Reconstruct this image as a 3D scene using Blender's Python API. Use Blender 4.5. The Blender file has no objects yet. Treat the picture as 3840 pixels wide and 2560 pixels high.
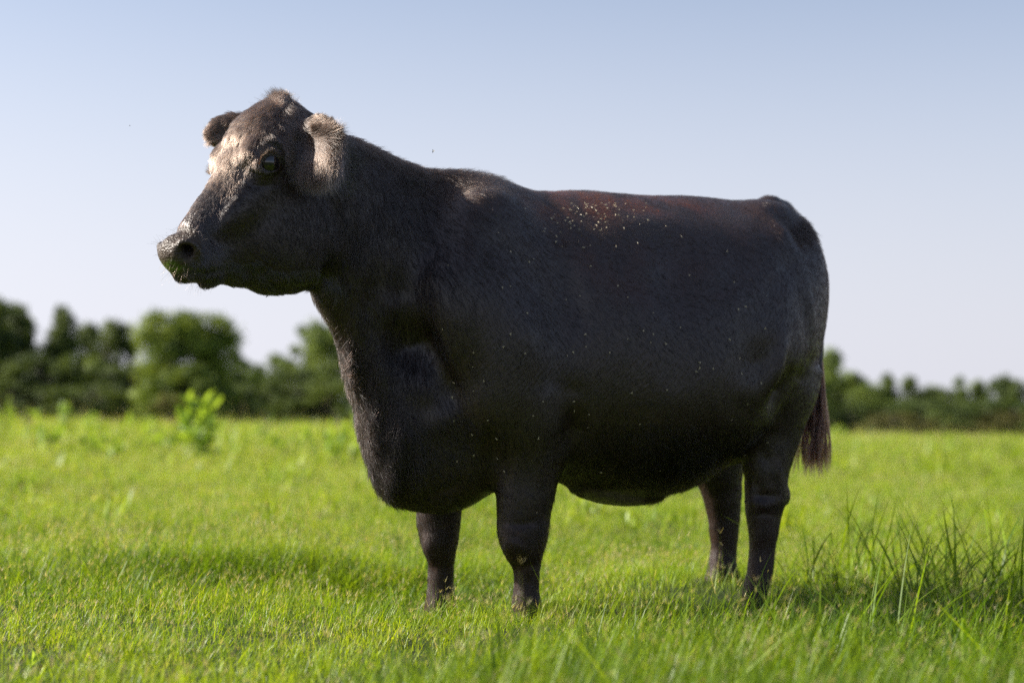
import bpy, math, random, os
import numpy as np
from mathutils import Matrix, Vector
R = math.radians
C = bpy.context.scene.collection
scene = bpy.context.scene
rng = np.random.default_rng(7)
random.seed(7)

# ------------------------------------------------------------------ camera
FPX = 6000.0                       # focal length in pixels of the 3840 px wide photograph
CAM = np.array([0.0, 0.0, 0.58])
cam_data = bpy.data.cameras.new('camera')
cam = bpy.data.objects.new('camera', cam_data)
C.objects.link(cam)
cam_data.sensor_width = 36.0
cam_data.lens = FPX / 3840 * 36.0
cam_data.clip_start = 0.05
cam_data.clip_end = 3000
cam.matrix_world = Matrix.Translation(CAM) @ Matrix.Rotation(R(90 + 3.05), 4, 'X') @ Matrix.Rotation(R(1.04), 4, 'Z')
cam_data.dof.use_dof = True
cam_data.dof.focus_distance = 4.42
cam_data.dof.aperture_fstop = 1.7
scene.camera = cam
CR = np.array(cam.matrix_world.to_3x3())

def ray(px, py):
    return CR @ np.array([(px - 1920) / FPX, -(py - 1280) / FPX, -1.0])
def world_at(px, py, Y):
    d = ray(px, py); return CAM + d * (Y / d[1])
def ground_at(px, py, z=0.0):
    d = ray(px, py); return CAM + d * ((z - CAM[2]) / d[2])
def project(P):                    # N x 3 world points -> pixels in the photograph
    q = (np.asarray(P) - CAM) @ CR
    return np.stack([1920 + FPX * q[..., 0] / -q[..., 2], 1280 - FPX * q[..., 1] / -q[..., 2]], -1)

# ------------------------------------------------------------------ light and sky
SUN_EL, SUN_AZ = R(30), R(176)     # azimuth: angle of the direction TO the sun, counter-clockwise from +X
sun_dir = Vector((math.cos(SUN_EL) * math.cos(SUN_AZ), math.cos(SUN_EL) * math.sin(SUN_AZ), math.sin(SUN_EL)))
sd = bpy.data.lights.new('sun', 'SUN'); sun = bpy.data.objects.new('sun', sd); C.objects.link(sun)
sd.energy = 5.0; sd.angle = R(0.6); sd.color = (1.0, 0.93, 0.83)
sun.rotation_euler = sun_dir.to_track_quat('Z', 'Y').to_euler()
sun.location = (-4, 2, 5)
world = bpy.data.worlds.new('World'); scene.world = world; world.use_nodes = True
wn = world.node_tree; wn.nodes.clear()
sky = wn.nodes.new('ShaderNodeTexSky'); sky.sky_type = 'NISHITA'; sky.sun_disc = False
sky.sun_elevation = SUN_EL; sky.sun_rotation = math.pi / 2 - SUN_AZ
sky.air_density = 1.0; sky.dust_density = 1.5; sky.ozone_density = 2.0
bg = wn.nodes.new('ShaderNodeBackground'); bg.inputs['Strength'].default_value = 0.108
wo = wn.nodes.new('ShaderNodeOutputWorld')
geo = wn.nodes.new('ShaderNodeTexCoord'); sep = wn.nodes.new('ShaderNodeSeparateXYZ'); wn.links.new(geo.outputs['Generated'], sep.inputs[0])
el = wn.nodes.new('ShaderNodeMapRange'); el.interpolation_type = 'SMOOTHERSTEP'; wn.links.new(sep.outputs['Z'], el.inputs[0])
el.inputs[1].default_value = -0.03; el.inputs[2].default_value = 0.42; el.inputs[3].default_value = 0.92; el.inputs[4].default_value = 0.10
hz = wn.nodes.new('ShaderNodeMix'); hz.data_type = 'RGBA'; hz.inputs[7].default_value = (2.9, 2.95, 3.35, 1)   # milky summer haze towards the horizon
wn.links.new(el.outputs[0], hz.inputs[0]); 
gr = wn.nodes.new('ShaderNodeMix'); gr.data_type = 'RGBA'; gr.blend_type = 'MULTIPLY'; gr.inputs[0].default_value = 1.0; gr.inputs[7].default_value = (.66, .62, .62, 1)
wn.links.new(sky.outputs[0], gr.inputs[6]); wn.links.new(gr.outputs[2], hz.inputs[6])
dt = wn.nodes.new('ShaderNodeVectorMath'); dt.operation = 'DOT_PRODUCT'; wn.links.new(geo.outputs['Generated'], dt.inputs[0]); dt.inputs[1].default_value = (math.cos(SUN_AZ), math.sin(SUN_AZ), 0)
fs = wn.nodes.new('ShaderNodeMapRange'); wn.links.new(dt.outputs['Value'], fs.inputs[0]); fs.inputs[1].default_value = -1; fs.inputs[2].default_value = 1; fs.inputs[3].default_value = .78; fs.inputs[4].default_value = 1.25
hb = wn.nodes.new('ShaderNodeVectorMath'); hb.operation = 'SCALE'; hb.inputs[0].default_value = (3.0, 3.02, 3.38); wn.links.new(fs.outputs[0], hb.inputs['Scale']); wn.links.new(hb.outputs[0], hz.inputs[7])
wn.links.new(hz.outputs[2], bg.inputs[0]); wn.links.new(bg.outputs[0], wo.inputs[0])
scene.view_settings.view_transform = 'Standard'; scene.view_settings.look = 'None'
scene.view_settings.exposure = 1.30; scene.view_settings.gamma = 1.0
scene.cycles.use_denoising = False
scene.cycles.max_bounces = 8; scene.cycles.transparent_max_bounces = 8
scene.cycles.transmission_bounces = 6; scene.cycles.diffuse_bounces = 3; scene.cycles.glossy_bounces = 3
scene.cycles_curves.shape = 'RIBBONS' if hasattr(scene, 'cycles_curves') else None

# ------------------------------------------------------------------ small helpers
def tag(o, label=None, cat=None, group=None, kind=None):
    if label: o['label'] = label
    if cat: o['category'] = cat
    if group: o['group'] = group
    if kind: o['kind'] = kind
    return o
def empty(name, loc=(0, 0, 0), rz=0.0):
    o = bpy.data.objects.new(name, None); C.objects.link(o)
    o.location = loc; o.rotation_euler = (0, 0, rz); o.empty_display_size = 0.2
    return o
def mesh_obj(name, verts, faces, mats, parent=None, smooth=True, mat_idx=None):
    me = bpy.data.meshes.new(name)
    me.from_pydata([tuple(map(float, v)) for v in verts] if not isinstance(verts, np.ndarray) else verts.tolist(), [],
                   faces if not isinstance(faces, np.ndarray) else faces.tolist())
    if not isinstance(mats, (list, tuple)): mats = [mats]
    for m in mats: me.materials.append(m)
    if mat_idx is not None: me.polygons.foreach_set('material_index', np.asarray(mat_idx, dtype=np.int32))
    if smooth: me.shade_smooth()
    o = bpy.data.objects.new(name, me); C.objects.link(o)
    if parent: o.parent = parent
    return o
def quads_mesh(name, V, F, mats, parent=None):
    me = bpy.data.meshes.new(name)
    V = np.asarray(V, np.float32); F = np.asarray(F, np.int32)
    n = F.shape[1]
    me.vertices.add(len(V)); me.vertices.foreach_set('co', V.ravel())
    me.loops.add(F.size); me.loops.foreach_set('vertex_index', F.ravel())
    me.polygons.add(len(F)); me.polygons.foreach_set('loop_start', np.arange(0, F.size, n, dtype=np.int32))
    me.update(calc_edges=True); me.validate()
    me.shade_smooth()
    if not isinstance(mats, (list, tuple)): mats = [mats]
    for m in mats: me.materials.append(m)
    o = bpy.data.objects.new(name, me); C.objects.link(o)
    if parent: o.parent = parent
    return o
def attr(me, name, vals, domain='POINT'):
    vals = np.asarray(vals, np.float32)
    if vals.ndim == 2:
        a = me.attributes.new(name, 'FLOAT_COLOR' if vals.shape[1] == 4 else 'FLOAT_VECTOR', domain)
        a.data.foreach_set('color' if vals.shape[1] == 4 else 'vector', vals.ravel())
    else:
        a = me.attributes.new(name, 'FLOAT', domain); a.data.foreach_set('value', vals)
class NT:                          # tiny node-tree builder
    def __init__(s, name):
        s.m = bpy.data.materials.new(name); s.m.use_nodes = True
        s.t = s.m.node_tree; s.t.nodes.clear()
        s.out = s.t.nodes.new('ShaderNodeOutputMaterial')
    def n(s, typ, **kw):
        nd = s.t.nodes.new('ShaderNode' + typ)
        for k, v in kw.items():
            if k.startswith('_'): setattr(nd, k[1:], v)
            else:
                sock = nd.inputs[int(k[1:])] if k[0] == 'i' and k[1:].isdigit() else nd.inputs[k.replace('_', ' ')]
                if hasattr(v, 'is_output') or isinstance(v, bpy.types.NodeSocket): s.t.links.new(v, sock)
                else: sock.default_value = v
        return nd
    def mix(s, f, a, b, blend='MIX'):
        nd = s.t.nodes.new('ShaderNodeMix'); nd.data_type = 'RGBA'; nd.blend_type = blend
        for sock, v in ((nd.inputs[0], f), (nd.inputs[6], a), (nd.inputs[7], b)):
            if isinstance(v, bpy.types.NodeSocket): s.t.links.new(v, sock)
            elif isinstance(v, (int, float)) : sock.default_value = v
            else: sock.default_value = (*v, 1) if len(v) == 3 else v
        return nd.outputs[2]
    def ramp(s, f, pts):
        nd = s.t.nodes.new('ShaderNodeValToRGB'); s.t.links.new(f, nd.inputs[0])
        e = nd.color_ramp.elements
        while len(e) < len(pts): e.new(0.5)
        for el, (p, c) in zip(e, pts):
            el.position = p; el.color = (*c, 1) if len(c) == 3 else c
        return nd.outputs[0]
    def noise(s, scale, detail=3, rough=0.5, vec=None):
        nd = s.n('TexNoise', Scale=scale, Detail=detail, Roughness=rough)
        if vec is None: vec = s.n('TexCoord').outputs['Object']
        s.t.links.new(vec, nd.inputs['Vector'])
        return nd.outputs['Fac']
    def attr(s, name):
        nd = s.t.nodes.new('ShaderNodeAttribute'); nd.attribute_name = name; return nd
    def done(s, shader, disp=None):
        s.t.links.new(shader, s.out.inputs['Surface']); return s.m
def smooth(x, a, b):
    t = np.clip((x - a) / (b - a), 0, 1); return t * t * (3 - 2 * t)
def vnoise(P, scale, seed=0):      # cheap smooth value noise built from a few sines
    r = np.random.default_rng(seed); v = np.zeros(len(P))
    for k in range(7):
        d = r.normal(size=P.shape[1]); d /= np.linalg.norm(d)
        v += np.sin((P @ d) * scale * r.uniform(.6, 1.7) + r.uniform(0, 6.28)) 
    return v / 3.2
# ================================================================== THE COW
# cow space: u forward (towards the head), s to the cow's left (the side we see), z up
YAW = R(29)
cO = np.array([(1750 - 1920) / FPX * 4.9, 4.9, 0.0])
cF = np.array([-math.cos(YAW), -math.sin(YAW), 0.0])
cL = np.array([math.sin(YAW), -math.cos(YAW), 0.0])
cM = np.stack([cF, cL, np.array([0, 0, 1.0])], 1)      # columns: cow axes in world
def to_cow(w): return (np.asarray(w) - cO) @ cM
def to_world(p): return np.asarray(p) @ cM.T + cO
def hit(px, py, P0, N):
    d = ray(px, py); return CAM + d * (np.dot(P0 - CAM, N) / np.dot(d, N))
def B(px, py, s=0.0):                                  # pixel on the plane s of the body -> cow space
    return to_cow(hit(px, py, cO + cL * s, cL))
HYAW = R(41)
hF = np.array([-math.cos(HYAW), -math.sin(HYAW), 0.0])
hL = np.array([math.sin(HYAW), -math.cos(HYAW), 0.0])
hP = world_at(1040, 620, 4.44)
def H(px, py, s=0.0):                                  # pixel on the plane s of the head -> cow space
    return to_cow(hit(px, py, hP + hL * s, hL))
hLc = hL @ cM; hFc = hF @ cM                           # head axes in cow space

def dense(tab, n=240, sm=3):                           # smooth table: (x, values...) rows -> dense arrays
    tab = np.array(sorted(map(tuple, tab)), float); x = tab[:, 0]
    xs = np.linspace(x[0], x[-1], n); out = [xs]
    for k in range(1, tab.shape[1]):
        y = tab[:, k]; m = np.zeros_like(y); h = np.diff(x); dl = np.diff(y) / h
        m[1:-1] = np.where(dl[:-1] * dl[1:] > 0, 2 * dl[:-1] * dl[1:] / (dl[:-1] + dl[1:] + 1e-12), 0); m[0] = dl[0]; m[-1] = dl[-1]
        i = np.clip(np.searchsorted(x, xs) - 1, 0, len(h) - 1); t = (xs - x[i]) / h[i]
        v = (2*t**3-3*t**2+1)*y[i] + (t**3-2*t**2+t)*h[i]*m[i] + (-2*t**3+3*t**2)*y[i+1] + (t**3-t**2)*h[i]*m[i+1]
        if sm:
            kx = np.exp(-np.linspace(-2, 2, 2*sm+1)**2); kx /= kx.sum()
            v = np.convolve(np.pad(v, sm, mode='edge'), kx, 'valid')
        out.append(v)
    return out
gu = np.concatenate([np.arange(-1.46, 0.34, .009), np.arange(0.34, 1.16, .0052)]).astype(np.float32)
gs = np.concatenate([np.arange(-.52, -.02, .009), np.arange(-.02, .60, .0062)]).astype(np.float32)
gz = np.concatenate([np.arange(-.05, .88, .009), np.arange(.88, 1.78, .0055)]).astype(np.float32)
D = np.full((len(gu), len(gs), len(gz)), 0.5, np.float32)
def add(f, lo, hi, k=0.03, sub=False):
    k = max(k, 1e-4)
    sl = []
    for g, a, b in zip((gu, gs, gz), lo, hi):
        i0 = max(0, int(np.searchsorted(g, a - k - .015))); i1 = min(len(g), int(np.searchsorted(g, b + k + .015)))
        if i1 <= i0: return
        sl.append(slice(i0, i1))
    U = gu[sl[0]][:, None, None]; S = gs[sl[1]][None, :, None]; Z = gz[sl[2]][None, None, :]
    d = f(U, S, Z).astype(np.float32); a = D[tuple(sl)]
    if sub:
        d = -d; h = np.clip(.5 + .5 * (a - d) / k, 0, 1)       # smooth max
        D[tuple(sl)] = d + (a - d) * h + k * h * (1 - h)
    else:
        h = np.clip(.5 + .5 * (d - a) / k, 0, 1)
        D[tuple(sl)] = d + (a - d) * h - k * h * (1 - h)
def frame(d, up=(0, 0, 1)):
    d = np.array(d, float); d /= np.linalg.norm(d); up = np.array(up, float)
    e2 = up - d * np.dot(up, d); e2 /= np.linalg.norm(e2)
    return np.stack([d, e2, np.cross(d, e2)], 0)            # rows: axis, up, side
def ell(c, r, F=None, k=.03, sub=False):
    c = np.array(c, float); r = np.array(r, float); F = np.eye(3) if F is None else F
    e = np.sqrt(((F * r[:, None]) ** 2).sum(0))
    def f(U, S, Z):
        x, y, z = U - c[0], S - c[1], Z - c[2]
        q = [(F[i, 0] * x + F[i, 1] * y + F[i, 2] * z) for i in range(3)]
        k0 = np.sqrt(sum((q[i] / r[i]) ** 2 for i in range(3))); k1 = np.sqrt(sum((q[i] / r[i] ** 2) ** 2 for i in range(3))) + 1e-6
        return k0 * (k0 - 1) / k1
    add(f, c - e, c + e, k, sub)
def seg(p, q, ra, rb, k=.02, sub=False):                    # round cone between two points
    p = np.array(p, float); q = np.array(q, float); v = q - p; L2 = np.dot(v, v)
    def f(U, S, Z):
        x, y, z = U - p[0], S - p[1], Z - p[2]
        t = np.clip((x * v[0] + y * v[1] + z * v[2]) / L2, 0, 1)
        return np.sqrt((x - t*v[0])**2 + (y - t*v[1])**2 + (z - t*v[2])**2) - (ra + (rb - ra) * t)
    m = max(ra, rb)
    add(f, np.minimum(p, q) - m, np.maximum(p, q) + m, k, sub)
def loft(o, F, tab, k=.03, cap=.02, sub=False):
    """tab rows: t, centre up, centre side, half up, half down, half width, n up, n down"""
    T, c2, c3, hu, hd, w, nu, nd = dense(tab)
    o = np.array(o, float)
    ext = max(np.abs(c2).max() + max(hu.max(), hd.max()), np.abs(c3).max() + w.max())
    ends = []
    for t in (T[0], T[-1]):
        for a in (c2.max() + hu.max(), c2.min() - hd.max()):
            for b in (c3.max() + w.max(), c3.min() - w.max()): ends.append(o + F[0]*t + F[1]*a + F[2]*b)
    ends = np.array(ends)
    def f(U, S, Z):
        x, y, z = U - o[0], S - o[1], Z - o[2]
        t = F[0,0]*x + F[0,1]*y + F[0,2]*z
        ax = abs(F[0]) > .999
        I = lambda v: np.interp(t, T, v).astype(np.float32)
        a = (F[1,0]*x + F[1,1]*y + F[1,2]*z) - I(c2); b = (F[2,0]*x + F[2,1]*y + F[2,2]*z) - I(c3)
        h = np.where(a > 0, I(hu), I(hd)); n = np.where(a > 0, I(nu), I(nd)); W = I(w)
        rho = ((np.abs(a) / h) ** n + (np.abs(b) / W) ** n) ** (1 / n); rho = np.maximum(rho, .25)
        r = np.sqrt(a*a + b*b)
        d = np.where(rho < 1, (rho - 1) * np.minimum(h, W), r * (1 - 1 / rho))
        e = np.abs(t - (T[0] + T[-1]) / 2) - (T[-1] - T[0]) / 2 + cap
        return np.sqrt(np.maximum(d + cap, 0) ** 2 + np.maximum(e, 0) ** 2) - cap + np.minimum(np.maximum(d + cap, e), 0)
    add(f, ends.min(0), ends.max(0), k, sub)

# ---- trunk and neck: one long body along u, top and bottom lines traced on the median plane
top = [(1110,560),(1168,520),(1298,552),(1388,576),(1502,612),(1600,645),(1680,643),(1760,643),(1845,664),(1927,700),(1992,722),(2100,724),(2204,722),
       (2384,734),(2531,742),(2678,760),(2809,788),(2890,815),(2935,860),(2970,940),(2992,1040)]
bot = [(1085,1040),(1105,1090),(1165,1185),(1225,1285),(1265,1388),(1306,1470),(1339,1568),(1368,1649),(1385,1731),(1408,1804),(1440,1850),(1486,1880),(1568,1908),(1633,1914),
       (1715,1895),(1800,1850),(1900,1825),(2090,1808),(2253,1852),(2351,1866),(2417,1856),(2547,1800),(2678,1725),(2776,1650),(2850,1580),(2935,1480),(2970,1380),(2992,1250)]
tz = dense([(B(x, y)[0], B(x, y)[2]) for x, y in top]); bz = dense([(B(x, y)[0], B(x, y)[2]) for x, y in bot])
#        px     width  widest(0 bottom..1 top) n_up n_dn  side shift
shp = [(1110, .105, .62, 2.3, 2.0, .115), (1200, .118, .62, 2.3, 2.0, .095), (1300, .132, .60, 2.2, 1.9, .065), (1400, .155, .55, 2.1, 1.9, .035), (1500, .185, .45, 1.9, 2.0, .015),
       (1600, .215, .40, 1.8, 2.1, 0), (1750, .265, .40, 1.7, 2.2, 0), (1900, .31, .42, 1.75, 2.2, 0), (2050, .355, .42, 1.75, 2.2, 0), (2250, .41, .42, 1.75, 2.15, 0),
       (2450, .435, .42, 1.85, 2.1, 0), (2650, .42, .44, 2.0, 2.1, 0), (2800, .35, .5, 2.1, 2.1, 0), (2900, .28, .55, 2.4, 2.1, 0), (2945, .22, .58, 2.3, 2.1, 0), (2995, .12, .6, 2.1, 2.1, 0)]
u1, u0 = B(1118, 700)[0], B(2990, 1000)[0]
sh = dense([(B(x, 1000)[0],) + tuple(r) for x, *r in shp])
rows = []
for u in np.linspace(u0, u1, 90):
    T_, B_ = np.interp(u, tz[0], tz[1]), np.interp(u, bz[0], bz[1])
    w, f_, nu, nd, sc = [np.interp(u, sh[0], sh[j]) for j in (1, 2, 3, 4, 5)]
    zc = B_ + (T_ - B_) * f_
    rows.append((u, zc, sc, T_ - zc, zc - B_, w, nu, nd))
FU = np.array([[1., 0, 0], [0, 0, 1], [0, 1, 0]])
loft((0, 0, 0), FU, rows, k=.01, cap=.03)

# ---- shoulder, fore quarters
def pair(fn):
    for sg in (1, -1): fn(sg)
def mir(p, sg): p = np.array(p, float); p[1] *= sg; return p
def shoulder(sg):
    for (x, y, s, r, d, k) in (
        (1775, 990, .14, (.16, .23, .105), (1665, 1230, 1840, 740), .08),      # blade
        (1800, 1225, .20, (.185, .24, .11), (1700, 1060, 1900, 1400), .05),  # point of the shoulder
        (1900, 1400, .222, (.15, .22, .10), (1880, 1600, 1920, 1200), .05),   # upper arm
        (1990, 1560, .205, (.11, .19, .085), (1990, 1700, 1990, 1400), .05)): # elbow
        c = B(x, y, s); a = B(d[2], d[3], s) - B(d[0], d[1], s)
        Fm = frame(a * np.array([1, 0, 1]), (0, 1, 0))   # rows: long, side, third
        ell(mir(c, sg), (r[1], r[2], r[0]), Fm * np.array([1, sg, 1]), k=k)
pair(shoulder)
def leg(tab, s, k=.04, dpx=1.0, hoof=None):
    """tab rows: y, x left, x right, side half-width, ds"""
    rows = []
    for y, xl, xr, w, ds in tab:
        xl += 5; xr -= 5; w -= .004
        a, b = B(xl, y, s + ds), B(xr, y, s + ds)
        hu = abs(a[0] - b[0]) / 2
        rows.append(((a[2] + b[2]) / 2, (a[0] + b[0]) / 2, s + ds, hu, hu, w, 2.15, 2.15))
    loft((0, 0, 0), np.array([[0, 0, 1.], [1, 0, 0], [0, 1, 0]]), rows, k=k, cap=.012)
    return rows
leg([(1480,1850,2130,.10,.01),(1600,1862,2128,.092,.01),(1700,1868,2106,.083,0),(1812,1866,2082,.076,0),(1927,1868,2058,.068,0),(1985,1868,2050,.066,0),(2041,1880,2040,.062,0),(2090,1900,2030,.052,0),(2139,1925,2022,.045,0),
     (2200,1930,2018,.044,0),(2250,1924,2024,.050,0),(2290,1922,2028,.052,0),(2318,1918,2030,.054,0),(2345,1912,2034,.056,0)], .19, k=.05)
leg([(1600,1560,1760,.09,.02),(1700,1562,1755,.085,.01),(1800,1563,1745,.078,0),(1910,1566,1728,.07,0),(1970,1570,1722,.066,0),(2025,1580,1714,.062,0),(2075,1598,1703,.052,0),(2120,1607,1698,.045,0),
     (2200,1603,1700,.045,0),(2260,1594,1708,.052,0),(2300,1588,1714,.056,0),(2335,1582,1720,.06,0)], -.17, k=.04)
# ---- brisket fullness in front of the legs
ell(B(1640, 1715, 0), (.20, .155, .15), k=.05)
ell(B(1550, 1690, .02), (.10, .12, .15), k=.04)

# ---- hind quarters: hip, rump, thigh, gaskin, hock
def hind(sg):
    for (x, y, s, r, d, k) in (
        (2885, 845, .15, (.10, .075, .07), (2800, 840, 2960, 850), .08),        # hook and rump shelf
        (2912, 985, .115, (.12, .055, .065), (3010, 1100, 2950, 860), .06),      # pin bone
        (2905, 1190, .16, (.25, .11, .11), (2975, 1450, 2990, 900), .06),      # thigh
        (2885, 1200, .215, (.24, .10, .11), (2880, 1420, 2925, 960), .08),       # outer thigh
        (2915, 1440, .215, (.17, .095, .12), (2890, 1600, 2950, 1290), .05)):   # above the gaskin
        c = B(x, y, s); a = B(d[2], d[3], s) - B(d[0], d[1], s)
        ell(mir(c, sg), r, frame(a * np.array([1, 0, 1]), (0, 1, 0)) * np.array([1, sg, 1]), k=k)
pair(hind)
leg([(1380,2800,3070,.10,0),(1480,2785,3048,.095,0),(1568,2782,3018,.085,0),(1649,2784,2992,.075,0),(1740,2790,2962,.066,0),(1800,2797,2948,.06,0),(1861,2798,2950,.056,0),(1900,2800,2938,.052,0),(1960,2806,2922,.047,0),
     (2057,2814,2904,.042,0),(2130,2808,2894,.044,0),(2200,2797,2884,.05,0),(2245,2790,2884,.054,0),(2290,2778,2890,.058,0)], .21, k=.035)
leg([(1600,2600,2840,.095,0),(1700,2612,2790,.08,0),(1788,2610,2776,.07,0),(1840,2632,2776,.06,0),(1900,2648,2774,.053,0),(1992,2662,2768,.045,0),(2060,2668,2760,.044,0),(2110,2662,2758,.05,0),(2160,2652,2762,.056,0),(2185,2645,2766,.06,0)], -.21, k=.035)
# knees
ell(B(1945, 2030, .215), (.046, .026, .058), k=.03); ell(B(1642, 2040, -.15), (.043, .025, .055), k=.03)
# dew claws
for px, py, s in ((2948, 1856, .21),): ell(B(px - 8, py, s), (.018, .02, .032), k=.022)
# crusted lumps under the belly
for px, py, r_ in ((2205, 1832, .05), (2255, 1846, .055), (2310, 1857, .055), (2365, 1860, .055), (2415, 1848, .055)): ell(B(px, py, .02), (r_, .07, .022), k=.04)
# flank fold from the hook down to the stifle
seg(B(2905, 1240, .29), B(2860, 1480, .27), .045, .03, k=.05); seg(B(2860, 1480, .27), B(2800, 1650, .20), .03, .02, k=.05)
# udder low between the hind legs
ell(B(2700, 1640, 0), (.16, .12, .09), k=.06)
# tail head and dock
tailpts = [B(2800, 815, 0), B(2885, 793, 0), B(2932, 803, 0), B(2978, 866, 0), B(3012, 960, .01), B(3046, 1080, .04), B(3066, 1220, .09), B(3064, 1400, .12)]
for i, (a, b) in enumerate(zip(tailpts, tailpts[1:])): seg(a, b, [.036, .044, .042, .032, .027, .023, .020][i], [.044, .042, .032, .027, .023, .020, .016][i], k=.03 if i < 2 else .012)

# ---- head: loft along its own axis
pA, pB = H(1120, 560), H(672, 965)
hd = (pB - pA) / np.linalg.norm(pB - pA)
fup = np.cross(hLc, hd); fup = fup if fup[2] > 0 else -fup
HFm = np.stack([hd, fup, hLc], 0)
def hl(px, py, s=0): return HFm @ (H(px, py, s) - pA)
htop = [(1195,500),(1150,470),(1112,425),(1085,410),(1052,390),(1022,388),(985,398),(938,428),(893,480),(868,543),(838,600),(815,650),(778,705),(747,745),(710,800),(686,838),(680,864),(670,884),(655,910)]
hbot = [(1330,640),(1310,800),(1260,960),(1190,1050),(1120,1090),(1060,1098),(990,1096),(940,1072),(885,1066),(820,1050),(775,1050),(725,1034),(680,1026),(645,1010)]
ht = sorted([tuple(hl(x, y)[:2]) for x, y in htop]); hb = sorted([tuple(hl(x, y)[:2]) for x, y in hbot])
htd, hbd = dense(ht), dense(hb)
Lh = np.linalg.norm(pB - pA)
#      t/L   width widest nup ndn
hw = [(-.22, .075, .6, 2.3, 2.0), (-.08, .095, .7, 2.4, 2.0), (.08, .108, .72, 2.6, 1.9), (.22, .112, .70, 2.7, 1.8), (.36, .104, .66, 2.5, 1.8), (.5, .088, .60, 2.3, 1.9),
      (.64, .074, .56, 2.2, 2.0), (.78, .064, .52, 2.2, 2.1), (.9, .064, .5, 2.3, 2.2), (1.0, .060, .5, 2.5, 2.3), (1.06, .052, .5, 2.5, 2.4), (1.1, .04, .5, 2.3, 2.3)]
hwd = dense([(a * Lh,) + tuple(r) for a, *r in hw])
rows = []
for t in np.linspace(-.2 * Lh, 1.06 * Lh, 70):
    a, b = np.interp(t, *htd), np.interp(t, *hbd)
    w, f_, nu, nd = [np.interp(t, hwd[0], hwd[j]) for j in (1, 2, 3, 4)]
    c = b + (a - b) * f_
    rows.append((t, c, 0, a - c, c - b, w, nu, nd))
loft(pA, HFm, rows, k=.05, cap=.028)
def he(px, py, s, r, d=None, k=.02, sub=False, out=None):   # ellipsoid in head space; r along head axis/up/side
    ell(H(px, py, s), r, HFm, k=k, sub=sub)
for sg in (1, -1):
    def Hs(px, py, s): return H(px, py, s) if sg > 0 else H(px, py, s) - 2 * s * hLc    # mirror across the head plane
    he_ = lambda px, py, s, r, k, sub=False: ell(Hs(px, py, s), r, HFm * np.array([1, 1, 1]), k=k, sub=sub)
    he_(1010, 555, .078, (.075, .040, .042), .035)          # brow ridge and orbit
    he_(985, 590, .085, (.05, .05, .036), .03)
    he_(1120, 900, .068, (.13, .11, .042), .06)             # cheek muscle
    he_(950, 730, .062, (.13, .035, .022), .05)              # facial crest
    he_(716, 942, .036, (.040, .036, .026), .025)           # nostril wing
    he_(760, 985, .030, (.06, .035, .034), .03)             # upper lip pad
    he_(1005, 615, .152, (.036, .031, .038), .010, True)    # socket
    # lids
    c = Hs(1004, 612, .107); n = HFm[2] * sg
    ex = (HFm[0] * .62 - HFm[1] * .42); ex /= np.linalg.norm(ex); ex = H(960, 640, .1) - H(1050, 606, .1); ex -= hLc * np.dot(ex, hLc); ex /= np.linalg.norm(ex)
    ey = np.cross(hLc, ex); ey = ey if ey[2] > 0 else -ey
    ring = [c + n * (.013 - .007 * abs(math.cos(a))) + ex * math.cos(a) * .034 + ey * math.sin(a) * (.028 if math.sin(a) > 0 else .026) for a in np.linspace(0, 2 * math.pi, 17)]
    for i in range(16):
        a = 2 * math.pi * (i + .5) / 16; r_ = .0045 + .002 * max(0, math.sin(a))
        seg(ring[i], ring[i + 1], r_, r_, k=.006)
    # nostril opening
    nc = Hs(700, 938, .055)
    nd_ = (HFm[0] * .75 + n * .66); nd_ /= np.linalg.norm(nd_)
    Fn = frame(nd_, (0, 0, 1))
    rg = [nc + Fn[1] * math.sin(a) * .025 + Fn[2] * math.cos(a) * .027 for a in np.linspace(0, 2 * math.pi, 13)]
    for i in range(12): seg(rg[i], rg[i + 1], .0060, .0060, k=.012)
    seg(nc + nd_ * .03, nc - nd_ * .040, .0225, .015, k=.005, sub=True)
    seg(nc + nd_ * .02 - Fn[1] * .012, nc - nd_ * .02 - Fn[1] * .016 + Fn[2] * .012 * sg, .010, .006, k=.005, sub=True)
# mouth line
def mouth(sg):
    pts = [(628, 1012), (690, 1024), (745, 1028), (800, 1022), (850, 1010)]
    P_ = []
    for i, (x, y) in enumerate(pts):
        w = [.03, .056, .066, .068, .068][i]
        P_.append(H(x, y, w) if sg > 0 else H(x, y, w) - 2 * w * hLc)
    for a, b in zip(P_, P_[1:]): seg(a, b, .012, .009, k=.010, sub=True)
mouth(1); mouth(-1)
he(805, 1024, 0, (.05, .022, .04), k=.02)                   # chin
# poll tuft of bone
he(1050, 418, 0, (.045, .03, .05), k=.03)
he(674, 932, 0, (.026, .040, .034), k=.025)
he(662, 962, 0, (.034, .050, .044), k=.02)
# ears
def ear(sg):
    if sg > 0: b, m_, t_ = H(1120, 510, .085), H(1178, 528, .155), H(1222, 540, .205)
    else:      b, m_, t_ = H(1050, 480, -.085), H(890, 525, -.175), H(778, 500, -.24)
    Fd = frame(t_ - b, (0, 0, 1))
    seg(b, m_, .034, .03, k=.03)
    c = (b * .35 + t_ * .65)
    r = (.088, .064, .020) if sg > 0 else (.07, .046, .018)
    ell(c, r, Fd, k=.02)
    # the cup opens forward and down
    fwd = hd * .6 + np.array([0, 0, -.2]); s_ = Fd[2] if np.dot(Fd[2], fwd) > 0 else -Fd[2]
    ell(c + s_ * .034, (.055, .038, .024), Fd, k=.014, sub=True)
    return b, t_, Fd, c
earN, earF = ear(1), ear(-1)

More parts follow.
